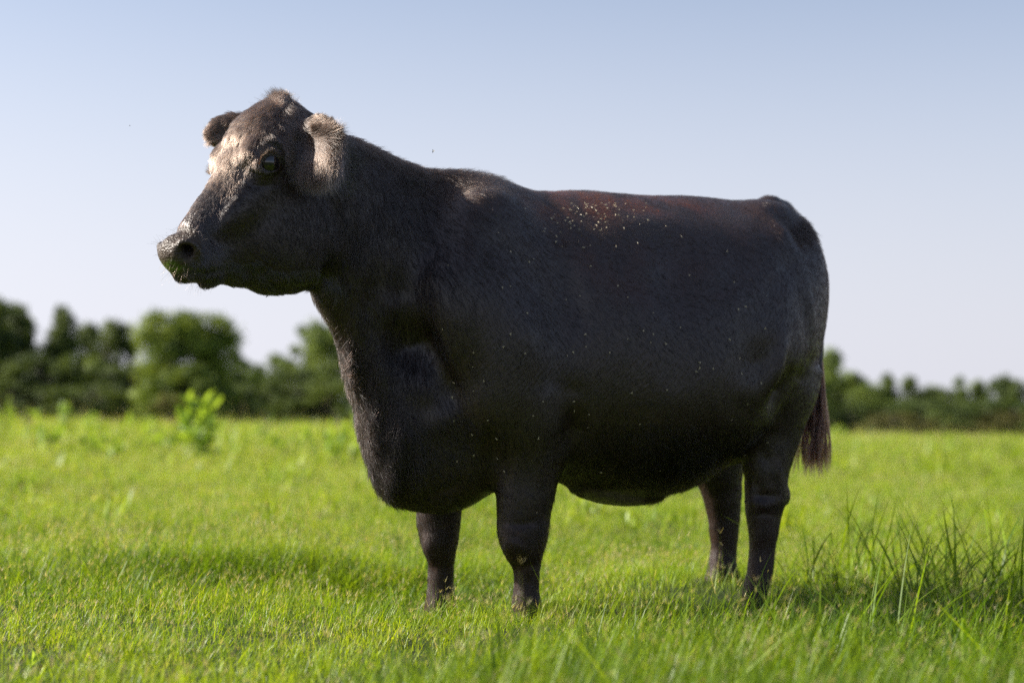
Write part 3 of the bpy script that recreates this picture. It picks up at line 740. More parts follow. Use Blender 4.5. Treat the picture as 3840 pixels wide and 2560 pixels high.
# eyelashes
st = []
for sg in (1, -1):
    for _ in range(260):
        a = rng.uniform(.1, .95) * math.pi
        exx = H(1050, 606, .1) - H(960, 640, .1); exx -= hLc * np.dot(exx, hLc); exx /= np.linalg.norm(exx)
        eyy = np.cross(hLc, exx); eyy = eyy if eyy[2] > 0 else -eyy
        p = H(1004, 612, .126) + exx * math.cos(a) * .029 + eyy * math.sin(a) * .025
        d = hLc * .9 + eyy * .25 + exx * (.7 * math.cos(a) + .5) + rng.normal(size=3) * .15; d /= np.linalg.norm(d)
        l_ = rng.uniform(.010, .022); s_ = [p + d * l_ * t + eyy * l_ * .3 * t * t for t in np.linspace(0, 1, 5)]
        s_ = np.array(s_)
        if sg < 0: s_ = s_ - 2 * ((s_ - hP @ np.eye(3) * 0 - to_cow(hP)) @ hLc)[:, None] * hLc
        st.append(s_)
free_hair('eyelash', st, coatM, .0003, .72, cow)
# tuft on the poll, fringe of the near ear
st = []
for _ in range(2600):
    a = rng.normal(size=2); p = H(1052 + 18 * a[0], 390 + 10 * abs(a[0]) + 10 * abs(a[1]), .022 * a[1]); lk = np.random.default_rng(int((a[0] * 3 + 30)) * 7 + int(a[1] * 2 + 9)).normal(size=3)
    d = -hd * .15 + np.array([0, 0, 1.0]) + lk * .35 + rng.normal(size=3) * .12; d /= np.linalg.norm(d); l_ = rng.uniform(.025, .068)
    st.append([p + d * l_ * t + hd * l_ * .25 * t * t for t in np.linspace(0, 1, 5)])
for _ in range(2600):
    t0 = rng.uniform(.15, 1.0); p = earN[0] + (earN[1] - earN[0]) * t0 + np.array([0, 0, -.022 - .012 * rng.random()]) + hd * rng.uniform(-.01, .016)
    lk = np.random.default_rng(int(t0 * 14)).normal(size=3)
    d = np.array([0, 0, -1.0]) + hd * .12 + eN * .1 + lk * .13 + rng.normal(size=3) * .07; d /= np.linalg.norm(d); l_ = rng.uniform(.03, .085) * (1.1 - .4 * abs(t0 - .5))
    st.append([p + d * l_ * t + hLc * l_ * .22 * t * (1 - t) for t in np.linspace(0, 1, 5)])
free_hair('ear_hair', st, shagM, .0003, .76, cow)
# whiskers on muzzle and chin
st = []
vi = np.where((headw > .5) & (dmuz < .13) & (P2[:, 1] > 850) & (PX[:, 0] < 900) & (nostril < .2))[0]
for i in rng.choice(vi, 190):
    d = Nv[i] + hd * .25 + rng.normal(size=3) * .35; d /= np.linalg.norm(d); l_ = rng.uniform(.012, .04)
    st.append([V[i] + d * l_ * t + np.array([0, 0, -.25]) * l_ * t * t for t in np.linspace(0, 1, 5)])
free_hair('whisker', st, coatM, .00022, .8, cow)

# tail switch: hangs from the dock down behind the near hock
tp = [B(3052, 1330, .12), B(3050, 1420, .13), B(3048, 1500, .14), B(3060, 1570, .14)]
for (a, b, r1, r2) in ():
    pass
st = []
for k in range(3400):
    lockn = rng.integers(0, 44); lr = np.random.default_rng(int(lockn)); off = lr.normal(size=2) * np.array([1, .8]); curl = lr.uniform(-1, 1)
    x0 = off[0] * .006 + rng.normal() * .002; y0 = off[1] * .008 + rng.normal() * .002
    L0 = rng.uniform(.72, 1.0) * lr.uniform(.82, 1)
    top_ = tailpts[-1] * rng.uniform(.0, 1) if False else None
    sroot = rng.uniform(0, .75); base = np.array(tailpts[5]) * (1 - sroot) + np.array(tailpts[7]) * sroot if sroot < .0 else np.array(B(3066, 1230 + 260 * sroot, .08 + .05 * sroot))
    rt = base + np.array([x0, y0, 0])
    e_ = B(3056 + 26 * off[0] , 1500 + (1800 - 1500) * L0, .14) + np.array([rng.normal() * .0022, off[1] * .020 + rng.normal() * .0022, 0])
    m_ = B(3070 + 16 * off[0] + rng.normal() * 2, 1540 + rng.normal() * 4, .14) + np.array([0, off[1] * .022, 0])
    row = []
    for t in np.linspace(0, 1, 14):
        p = rt * (1 - t) ** 2 + 2 * t * (1 - t) * m_ + t * t * e_
        amp = .008 * t * curl + .013 * math.sin(t * (9 + 3 * curl) + lockn * 1.7) * t * t
        row.append(p + np.array([amp, 0, 0]))
    st.append(row)
tailM = coatM
free_hair('tail_switch', st, tailM, .00040, .66, cow)
# ================================================================== THE LAND
hoofs = []
for px, py, s in ((1970, 2345, .19), (1650, 2335, -.17), (2834, 2290, .21), (2705, 2185, -.21)):
    hoofs.append(to_world(B(px, py, s)))
hoofs = np.array(hoofs)
def base_h(x, y):
    P = np.stack([x, y], -1); sh_ = P.shape[:-1]; P = P.reshape(-1, 2)
    h = vnoise(P, .9, 101) * .016 + vnoise(P, 2.6, 102) * .007
    h = h + .06 * np.exp(-(((P[:, 0] + 1.05) / .75) ** 2 + ((P[:, 1] - 6.05) / .30) ** 2)) - .035 * np.exp(-(((P[:, 0] + .95) / .8) ** 2 + ((P[:, 1] - 5.55) / .28) ** 2))
    h = h + smooth(P[:, 1], 12, 60) * (.10 * vnoise(P, .12, 103) + .05)
    return h.reshape(sh_)
_d = np.linalg.norm(hoofs[:, None, :2] - hoofs[None, :, :2], axis=2)
_K = np.exp(-(_d / .45) ** 2)
_c = np.linalg.solve(_K, hoofs[:, 2] + .012 - base_h(hoofs[:, 0], hoofs[:, 1]))
def height(x, y):
    x = np.asarray(x, float); y = np.asarray(y, float); h = base_h(x, y)
    for (hx, hy, _), c in zip(hoofs, _c): h = h + c * np.exp(-((x - hx) ** 2 + (y - hy) ** 2) / .45 ** 2)
    return h
xs = np.unique(np.concatenate([np.linspace(-2200, -40, 24), np.linspace(-40, -4, 40), np.linspace(-4, 4, 140), np.linspace(4, 40, 40), np.linspace(40, 2200, 24)]))
ys = np.unique(np.concatenate([np.linspace(-400, -3, 12), np.linspace(-3, 1.5, 10), np.linspace(1.5, 9, 130), np.linspace(9, 60, 90), np.linspace(60, 2400, 40)]))
XX, YY = np.meshgrid(xs, ys, indexing='ij'); ZZ = height(XX, YY)
nx, ny = XX.shape; ii = np.arange(nx * ny).reshape(nx, ny)
GF = np.stack([ii[:-1, :-1], ii[1:, :-1], ii[1:, 1:], ii[:-1, 1:]], -1).reshape(-1, 4)
def ground_material():
    t = NT('pasture_soil'); pos = t.n('NewGeometry').outputs['Position']
    a = t.ramp(t.noise(1.3, 5, .6, pos), [(.3, (.020, .034, .008)), (.55, (.035, .060, .012)), (.75, (.055, .055, .022))])
    b = t.mix(t.noise(40, 4, .6, pos), (.020, .026, .009), a)
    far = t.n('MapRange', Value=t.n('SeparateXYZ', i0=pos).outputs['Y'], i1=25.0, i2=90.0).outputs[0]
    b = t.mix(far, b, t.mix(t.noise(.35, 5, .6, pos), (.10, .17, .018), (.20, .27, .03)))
    bp = t.n('Bump', Strength=.8, Distance=.02, Height=t.noise(60, 4, .6, pos))
    bs = t.n('BsdfPrincipled', Base_Color=b, Roughness=.9, Normal=bp.outputs[0]); bs.inputs['Specular IOR Level'].default_value = .2
    return t.done(bs.outputs[0])
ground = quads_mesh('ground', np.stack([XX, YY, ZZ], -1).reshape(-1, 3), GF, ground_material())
tag(ground, kind='structure')

def leaf_material(name, lo, hi, dry=(.42, .38, .20), trans=.45, rough=.45, patch=True, spec=.4):
    t = NT(name); pos = t.n('NewGeometry').outputs['Position']
    tone = t.attr('tone').outputs['Fac']
    c = t.mix(tone, lo, hi)
    if patch:
        pn = t.n('MapRange', Value=t.noise(1.6, 5, .62, pos), i1=.32, i2=.68).outputs[0]
        c = t.mix(pn, t.mix(1.0, c, (.72, .84, .8), 'MULTIPLY'), t.mix(1.0, c, (1.22, 1.10, .9), 'MULTIPLY'))
    c = t.mix(t.n('Math', _operation='GREATER_THAN', i0=tone, i1=1.5).outputs[0], c, dry)
    bs = t.n('BsdfPrincipled', Base_Color=c, Roughness=rough); bs.inputs['Specular IOR Level'].default_value = spec
    tr = t.n('BsdfTranslucent', Color=t.mix(1.0, c, (1.5, 1.35, .6), 'MULTIPLY'))
    m = t.n('MixShader', i0=trans); t.t.links.new(bs.outputs[0], m.inputs[1]); t.t.links.new(tr.outputs[0], m.inputs[2])
    return t.done(m.outputs[0])
grassM = leaf_material('turf_grass', (.055, .130, .007), (.37, .50, .017), trans=.45)
tallM = leaf_material('tall_grass', (.030, .090, .006), (.25, .37, .016), patch=True, trans=.5)

def blade(base, az, L, w, lean, curl, nseg=3, kink=None):
    """ribbon blade; returns verts (2*nseg+1) and faces"""
    d = np.array([math.cos(az), math.sin(az), 0]); sd_ = np.array([-d[1], d[0], 0]); vs = []; p = np.array(base, float); ang = lean
    for i in range(nseg + 1):
        t = i / nseg; ww = w * (1 - t ** 1.7) * (.75 + .5 * t * (1 - t) * 2)
        if i == nseg: vs.append(p.copy())
        else: vs += [p - sd_ * ww / 2, p + sd_ * ww / 2]
        st = L / nseg; p = p + (d * math.sin(ang) + np.array([0, 0, math.cos(ang)])) * st; ang += curl / nseg
        if kink and i == kink[0]: ang += kink[1]
    fs = [(2*i, 2*i+1, 2*i+3, 2*i+2) for i in range(nseg - 1)] + [(2*nseg-2, 2*nseg-1, 2*nseg)]
    return vs, fs
# ---- turf: several clump patterns scattered as instances
def clump(r, n, h0, h1, w0, w1, seed, stems=0):
    g = np.random.default_rng(seed); V_, F_, T_ = [], [], []
    for i in range(n):
        rr = r * math.sqrt(g.random()); th = g.uniform(0, 6.28)
        L = g.uniform(h0, h1) * (1 - .3 * (rr / r) ** 2); vs, fs = blade((rr * math.cos(th), rr * math.sin(th), -.01), g.uniform(0, 6.28), L, g.uniform(w0, w1), abs(g.normal()) * .45 + .05, g.uniform(.1, 1.9), 3)
        k = len(V_); V_ += vs; F_ += [tuple(q + k for q in f) for f in fs]
        tone = g.beta(1.3, 1.5) if g.random() > .035 else 2.0
        T_ += [tone] * len(vs)
    for i in range(stems):
        rr = r * math.sqrt(g.random()); th = g.uniform(0, 6.28); b = np.array([rr * math.cos(th), rr * math.sin(th), 0.])
        a1 = g.uniform(0, 6.28); hh = g.uniform(h1 * .6, h1 * 1.15)
        vs, fs = blade(b, a1, hh, .0012, g.uniform(0, .4), .2, 2); k = len(V_); V_ += vs; F_ += [tuple(q + k for q in f) for f in fs]; T_ += [.9] * len(vs)
        tip = vs[-1]
        for j in range(g.integers(2, 5)):
            vs, fs = blade(tip, g.uniform(0, 6.28), g.uniform(.012, .026), .0014, g.uniform(.3, .9), .3, 2); k = len(V_); V_ += vs; F_ += [tuple(q + k for q in f) for f in fs]; T_ += [2.0] * len(vs)
    return V_, F_, T_
def scatter(name, clumps, P, rot, scl, idx, mat, label):
    """one object: its mesh holds the clump patterns and one loose point for every clump; nodes place the patterns on the points"""
    V_, F_, T_, ID = [], [], [], []
    for ci, (v, f, t) in enumerate(clumps):
        k = len(V_); V_ += [np.asarray(q) for q in v]; F_ += [tuple(q + k for q in ff) for ff in f]; T_ += t; ID += [ci] * len(v)
    n0 = len(V_); n = len(P)
    me = bpy.data.meshes.new(name)
    me.from_pydata([tuple(map(float, v)) for v in V_] + P.tolist(), [], F_)
    attr(me, 'tone', np.concatenate([T_, np.zeros(n)]))
    a = me.attributes.new('cid', 'INT', 'POINT'); a.data.foreach_set('value', np.concatenate([ID, idx]).astype(np.int32))
    a = me.attributes.new('is_pt', 'BOOLEAN', 'POINT'); a.data.foreach_set('value', np.concatenate([np.zeros(n0), np.ones(n)]).astype(bool))
    attr(me, 'rot', np.concatenate([np.zeros((n0, 3)), rot])); attr(me, 'scl', np.concatenate([np.ones((n0, 3)), scl]))
    me.materials.append(mat)
    o = bpy.data.objects.new(name, me); C.objects.link(o); tag(o, kind='stuff')
    if label: o['label'] = label
    ng = bpy.data.node_groups.new(name + '_nodes', 'GeometryNodeTree')
    ng.interface.new_socket('Geometry', in_out='INPUT', socket_type='NodeSocketGeometry'); ng.interface.new_socket('Geometry', in_out='OUTPUT', socket_type='NodeSocketGeometry')
    N = ng.nodes.new; L = ng.links.new
    gi, go = N('NodeGroupInput'), N('NodeGroupOutput')
    def na(nm, dt):
        q = N('GeometryNodeInputNamedAttribute'); q.data_type = dt; q.inputs['Name'].default_value = nm; return q.outputs[0]
    sep = N('GeometryNodeSeparateGeometry'); sep.domain = 'POINT'; L(gi.outputs[0], sep.inputs[0]); L(na('is_pt', 'BOOLEAN'), sep.inputs['Selection'])
    sp = N('GeometryNodeSplitToInstances'); sp.domain = 'POINT'; L(sep.outputs['Inverted'], sp.inputs[0]); L(na('cid', 'INT'), sp.inputs['Group ID'])
    sm = N('GeometryNodeSetShadeSmooth')
    ip = N('GeometryNodeInstanceOnPoints'); L(sep.outputs['Selection'], ip.inputs['Points']); L(sp.outputs[0], ip.inputs['Instance'])
    ip.inputs['Pick Instance'].default_value = True
    L(na('cid', 'INT'), ip.inputs['Instance Index']); L(na('rot', 'FLOAT_VECTOR'), ip.inputs['Rotation']); L(na('scl', 'FLOAT_VECTOR'), ip.inputs['Scale'])
    L(ip.outputs[0], go.inputs[0])
    md = o.modifiers.new('scatter', 'NODES'); md.node_group = ng
    return o
clumps = [clump(.12, 88, .025, .100, .0014, .0032, 200 + i, stems=7 if i % 2 else 3) for i in range(8)]
clumps += [clump(.10, 26, .07, .20, .010, .022, 240 + i, stems=2) for i in range(3)]
def sample_depth(n, f, d0, d1):
    t = np.linspace(d0, d1, 4000); w = f(t) * (.95 * t + 2.4); c = np.cumsum(w); c /= c[-1]
    y = np.interp(rng.random(n), c, t); x = (rng.random(n) - .5) * (.95 * y + 2.4); return x, y
dn = lambda d: np.where(d < 7, 1.0, (7 / d) ** 1.45)
x, y = sample_depth(40000, dn, 2.3, 112)
xy_ = np.stack([x, y], 1); lush = vnoise(xy_, 1.6, 301) * .4 + vnoise(xy_, 5.0, 302) * .4 + vnoise(xy_, 13.0, 303) * .45 + vnoise(xy_, 27.0, 304) * .35
fs_ = 1 + np.maximum(y - 7, 0) / 15
hs_ = (.85 + .45 * lush + rng.normal(size=len(x)) * .2) * (1 + np.minimum(np.maximum(y - 8, 0) / 13, 3.4))
dark = np.exp(-(((x + 1.0) / .9) ** 2 + ((y - 5.95) / .35) ** 2)); hs_ *= 1 + .9 * dark
keep = np.ones(len(x), bool)
for hx, hy, _ in hoofs:
    dd_ = np.hypot(x - hx, y - hy); keep &= dd_ > .035; hs_ *= 1 + .25 * np.exp(-(dd_ / .12) ** 2)
x, y, fs_, hs_ = x[keep], y[keep], fs_[keep], hs_[keep]
P = np.stack([x, y, height(x, y)], 1)
rot = np.stack([rng.normal(size=len(x)) * .20, rng.normal(size=len(x)) * .20, rng.random(len(x)) * 6.28], 1)
wf = fs_ * rng.uniform(.85, 1.15, len(x))
scatter('grass', clumps, P, rot, np.stack([wf, wf, np.clip(hs_, .4, 5)], 1), np.where((rng.random(len(x)) < .04 + .10 * smooth(y, 14, 30)) & (y > 9), rng.integers(8, 11, len(x)), rng.integers(0, 8, len(x))), grassM, 'short bright green pasture grass all over the field')

# ---- rougher, longer grass in the right foreground (an uncountable mass between the big tufts)
clt = [clump(.15, 36, .10, .30, .0026, .0052, 400 + i, stems=1) for i in range(5)]
n = 4200; x = rng.uniform(-.9, 2.6, n); y = rng.uniform(2.3, 4.9, n)
m = smooth(x + .55 * (4.2 - y) + .25 * vnoise(np.stack([x, y], 1), 4, 305), .15, .75) * (1 - smooth(y - .12 * x, 3.75, 4.35))
k_ = rng.random(n) < m * .85; x, y = x[k_], y[k_]
xa = rng.normal(size=420) * .42 - 1.0; ya = rng.normal(size=420) * .17 + 5.75; x = np.concatenate([x, xa, rng.uniform(-2.2, .3, 160)]); y = np.concatenate([y, ya, rng.uniform(4.4, 9.5, 160)]); cx_ = rng.uniform(-4.5, 4.5, 5200); cy_ = rng.uniform(4.9, 15, 5200)
kk = (vnoise(np.stack([cx_, cy_ * .6], 1), 3.2, 310) > .62) & (rng.random(5200) < .55); x = np.concatenate([x, cx_[kk]]); y = np.concatenate([y, cy_[kk]]); ns_ = 580 + int(kk.sum())
P = np.stack([x, y, height(x, y)], 1); rot = np.stack([rng.normal(size=len(x)) * .1, rng.normal(size=len(x)) * .1, rng.random(len(x)) * 6.28], 1)
sc = rng.uniform(.45, 1.1, len(x)); sc[-ns_:] *= .62; scatter('long_grass', clt, P, rot, np.stack([np.ones(len(x)), np.ones(len(x)), sc], 1), rng.integers(0, 5, len(x)), tallM, 'longer dark green grass in the right foreground')

# ---- big tufts whose blades can be told apart
BL = []
for i in range(14):
    g = np.random.default_rng(500 + i)
    vs, fs = blade((0, 0, 0), 0, 1.0, .014 + .006 * g.random(), .05 + .35 * g.random(), g.uniform(.1, 1.3), 8, kink=(g.integers(4, 6), g.uniform(.8, 1.5)) if i % 5 == 4 else None)
    vs = [np.array(v) for v in vs]
    me = bpy.data.meshes.new('blade'); me.from_pydata([tuple(map(float, v)) for v in vs], [], fs); me.shade_smooth(); me.materials.append(tallM)
    attr(me, 'tone', np.full(len(vs), g.random())); BL.append(me)
def tuft(px, py, nb, H0, spread, label, seed, rad=.05, lean_to=None):
    g = np.random.default_rng(seed); w = ground_at(px, py); w[2] = float(height(w[0], w[1])) - .01
    t = empty('grass_tuft', w); tag(t, label, 'grass tuft', 'tall grass tufts in the right foreground')
    for i in range(int(nb * (2.3 if 'dark' in label else 1.6)) if nb > 3 else nb):
        b = bpy.data.objects.new('blade', BL[g.integers(0, 14)]); C.objects.link(b); b.parent = t
        L = H0 * 1.2 * g.uniform(.5, 1.1); az = g.uniform(0, 6.28) if lean_to is None else lean_to + g.normal() * .8
        b.location = (g.normal() * rad, g.normal() * rad, 0)
        b.rotation_euler = (g.normal() * spread * .3, abs(g.normal()) * spread * .55, az)
        b.scale = (L * g.uniform(.8, 1.25), L * g.uniform(.8, 1.2) * .85, L)
    return t
TU = [  # photo x, photo y of the foot, blades, height, spread, label
    (3060, 2240, 16, .36, .7, 'thin dark tuft behind the shadow edge, right of the hind hooves'),
    (3230, 2230, 22, .40, .6, 'dark tuft with one long blade kinked over to the left'),
    (3420, 2260, 22, .38, .6, 'dense dark green tuft in the cow shadow, midway to the right edge'),
    (3620, 2250, 22, .44, .6, 'dark tuft with a tall upright blade near the right edge'),
    (3790, 2270, 20, .42, .6, 'dark tuft at the right edge of the shadow'),
    (3540, 2330, 14, .34, .6, 'short dark tuft in front of the shaded row of tufts'),
    (2760, 2400, 12, .26, .6, 'green tuft in front of the near hind hoof'),
    (2620, 2480, 14, .27, .6, 'bright green tuft left of the near hind leg, low in the frame'),
    (2900, 2500, 14, .30, .6, 'sunlit tuft below the near hind hoof'),
    (2480, 2400, 10, .24, .6, 'small sunlit tuft midway between fore and hind legs'),
    (2320, 2500, 14, .27, .7, 'green tuft at the bottom, between the two pairs of legs'),
    (2140, 2460, 12, .25, .7, 'tuft with a bright broad blade crossing the near front hoof'),
    (2010, 2600, 12, .26, .7, 'blurred green tuft at the bottom below the front hooves'),
    (3100, 2600, 14, .34, .6, 'sunlit tuft at the bottom edge right of centre'),
    (3330, 2520, 14, .36, .6, 'tuft of narrow bright blades in front of the shaded grass'),
    (3560, 2620, 14, .42, .6, 'tall sunlit tuft leaning to the right at the bottom edge'),
    (3800, 2560, 12, .38, .7, 'sunlit tuft in the bottom right corner'),
    (2700, 2680, 14, .30, .7, 'blurred tuft at the bottom edge below the hind legs'),
    (2420, 2700, 12, .28, .7, 'blurred tuft at the bottom edge in the middle of the picture'),
]
for i, (px, py, nb, h_, sp, lb) in enumerate(TU): tuft(px, py, nb, h_, sp, lb, 700 + i)
for i, (px, py, lb) in enumerate(((420, 2560, 'few thin upright blades near the bottom left'), (1980, 2560, 'few thin blades low in the middle, in front of the hooves'), (600, 2620, 'single thin pair of tall blades at the bottom left'))):
    t = tuft(px, py, 3, .24, .3, lb, 760 + i, rad=.02)

# ---- broad-leaved weeds
weedM = leaf_material('weed_leaf', (.11, .21, .03), (.34, .48, .07), patch=False)
bushM = leaf_material('bush_leaf', (.030, .055, .014), (.10, .15, .03), patch=False)
stemM = leaf_material('stalk', (.08, .12, .03), (.20, .20, .07), patch=False, trans=.1)
seedM = leaf_material('seed_head', (.16, .14, .06), (.32, .27, .13), patch=False, trans=.3)
def leaf_mesh(name, L, W, mat, seed, tone):
    g = np.random.default_rng(seed); vs, fs = [], []; n = 5
    for i in range(n + 1):
        t = i / n; w = W * math.sin(math.pi * min(1, t * .93 + .07)) ** .8; z = .25 * L * math.sin(t * 1.6) - .22 * L * t * t; x_ = L * t
        vs += [(x_, -w / 2, z + w * .22), (x_, 0, z), (x_, w / 2, z + w * .22)]
    for i in range(n):
        for j in (0, 1): fs.append((3*i+j, 3*i+j+1, 3*i+j+4, 3*i+j+3))
    me = bpy.data.meshes.new(name); me.from_pydata(vs, [], fs); me.materials.append(mat); me.shade_smooth(); attr(me, 'tone', np.full(len(vs), tone)); return me
LV = {m.name: [leaf_mesh('leaf', 1.0, .36, m, i, .15 + .2 * i) for i in range(5)] for m in (weedM, bushM)}
def stalk_mesh(h_, r, mat, g):
    vs, fs = [], []; n = 5; p = np.zeros(3); ph = g.uniform(0, 6.28)
    for i in range(n + 1):
        for k in range(5): a = 2 * math.pi * k / 5; rr = r * (1 - .7 * i / n); vs.append(p + np.array([math.cos(a) * rr, math.sin(a) * rr, 0]))
        p = p + np.array([math.cos(ph) * .05 * h_ * g.normal(), math.sin(ph) * .05 * h_ * g.normal(), h_]) / n
    for i in range(n):
        for k in range(5): fs.append((5*i+k, 5*i+(k+1) % 5, 5*i+5+(k+1) % 5, 5*i+5+k))
    me = bpy.data.meshes.new('stem'); me.from_pydata([tuple(map(float, v)) for v in vs], [], fs); me.materials.append(mat); attr(me, 'tone', np.full(len(vs), .4)); return me
def weed(px, py, ptop, nst, nlf, leafL, mat, label, seed, spike=False, name='weed'):
    g = np.random.default_rng(seed); w = ground_at(px, py); w[2] = float(height(w[0], w[1]))
    Y = w[1]; top = world_at(px, ptop, Y)[2] - w[2]
    t = empty(name, w); tag(t, label, 'weed', 'weeds standing in the pasture')
    for s_ in range(nst):
        h_ = top * g.uniform(.6, 1.0) if s_ else top
        so = bpy.data.objects.new('stem', stalk_mesh(h_, .008 * top + .002, stemM, g)); C.objects.link(so); so.parent = t
        lx, ly = g.normal(size=2) * (.32 if nst >= 5 else .14) * top * (s_ > 0); so.location = (lx * .4, ly * .4, -.02); so.rotation_euler = (-ly / h_ * 1.6, lx / h_ * 1.6, 0)
        for k in range(max(3, nlf // nst)):
            z = h_ * g.uniform(.12, 1.0) ** .7; lo = bpy.data.objects.new('leaf', LV[mat.name][g.integers(0, 5)]); C.objects.link(lo); lo.parent = t
            L = leafL * g.uniform(.6, 1.15) * (1.1 - .35 * z / h_); az = g.uniform(0, 6.28)
            lo.location = (lx * .4 + lx * z / h_ * 1.4, ly * .4 + ly * z / h_ * 1.4, z - .02); lo.rotation_euler = (g.normal() * .3, -.5 + g.normal() * .35 - .4 * (z / h_), az); lo.scale = (L, L, L)
        if spike:
            sm_ = bpy.data.meshes.new('seed_head'); vs, fs = [], []
            for q in range(70):
                zz = h_ * .28 * g.random(); rr = .012 * (1 - zz / (h_ * .3)) + .004; a = g.uniform(0, 6.28); c = np.array([rr * math.cos(a) * 2, rr * math.sin(a) * 2, zz]); k = len(vs)
                vs += [tuple(c + np.array(q_) * .010) for q_ in ((-1, 0, 0), (1, 0, .3), (0, .4, 1.8))]; fs.append((k, k+1, k+2))
            sm_.from_pydata(vs, [], fs); sm_.materials.append(seedM); attr(sm_, 'tone', g.random(len(vs)))
            o = bpy.data.objects.new('seed_head', sm_); C.objects.link(o); o.parent = t; o.location = (lx * 1.4, ly * 1.4, h_ * .93)
    return t
weed(705, 1745, 1505, 5, 90, .34, weedM, 'bright leafy weed standing alone left of the cow chest, taller than the grass', 801)
weed(1235, 1765, 1590, 8, 120, .17, weedM, 'low leafy bush in the grass just left of the cow chest', 802)
weed(1325, 1720, 1565, 7, 80, .19, weedM, 'bright bushy weed touching the outline of the cow chest', 803)
weed(225, 1650, 1530, 5, 60, .38, weedM, 'broad-leaved bright weed at the field edge below the left trees', 804)
weed(30, 1660, 1500, 5, 60, .26, weedM, 'spiky weed at the far left edge of the picture', 805, spike=True)
weed(108, 1640, 1530, 2, 10, .09, bushM, 'brownish seeding stalk between the two left weeds', 806, spike=True)
weed(908, 1640, 1515, 2, 8, .08, bushM, 'tan seed stalk below the gap in the trees', 807, spike=True)
weed(480, 1650, 1560, 4, 36, .28, weedM, 'small pale weed left of the tall leafy weed', 808)
weed(600, 1720, 1625, 5, 50, .20, weedM, 'low weed at the foot of the tall leafy weed', 809)
weed(3150, 1680, 1600, 5, 50, .28, weedM, 'weed at the field edge just right of the cow tail', 810)
weed(3260, 1675, 1600, 5, 50, .26, bushM, 'dull weed in front of the olive bush on the right', 811)
weed(880, 2130, 2060, 1, 6, .055, weedM, 'seedling with broad pale leaves in the darker grass on the left', 812)
weed(740, 2260, 2235, 1, 5, .045, weedM, 'small two-leaved seedling in the foreground left of the hooves', 813)
weed(120, 2500, 2455, 1, 7, .05, weedM, 'small broad-leaved seedling in the bottom left corner', 814)
weed(2340, 2240, 2205, 1, 6, .045, weedM, 'small pale seedling between the front and hind legs', 815)
weed(1690, 2490, 2440, 1, 6, .045, weedM, 'small seedling below the far front hoof', 816)

for i, (px, pb, pt, lb) in enumerate(((330, 1665, 1570, 'tiny weed under the twin loose tree tops'), (560, 1680, 1570, 'small weed just left of the tall leafy weed'), (800, 1690, 1580, 'small bright weed right of the tall leafy weed'),
    (1010, 1680, 1560, 'small weed under the low gap of the treeline'), (1110, 1730, 1600, 'bright weed halfway from the seed stalk to the low leafy bush'), (160, 1720, 1600, 'bright weed left of the broad-leaved one'),
    (390, 1740, 1640, 'pale low weed in front of the small pale weed'), (3420, 1690, 1620, 'small weed at the right field edge below the olive bush'), (3080, 1700, 1590, 'bright weed touching the cow tail tuft'), (70, 1850, 1780, 'low weed at the left edge, nearer than the others'))):
    weed(px, pb, pt, 5, 50, .20 if px != 70 else .09, weedM, lb, 830 + i)
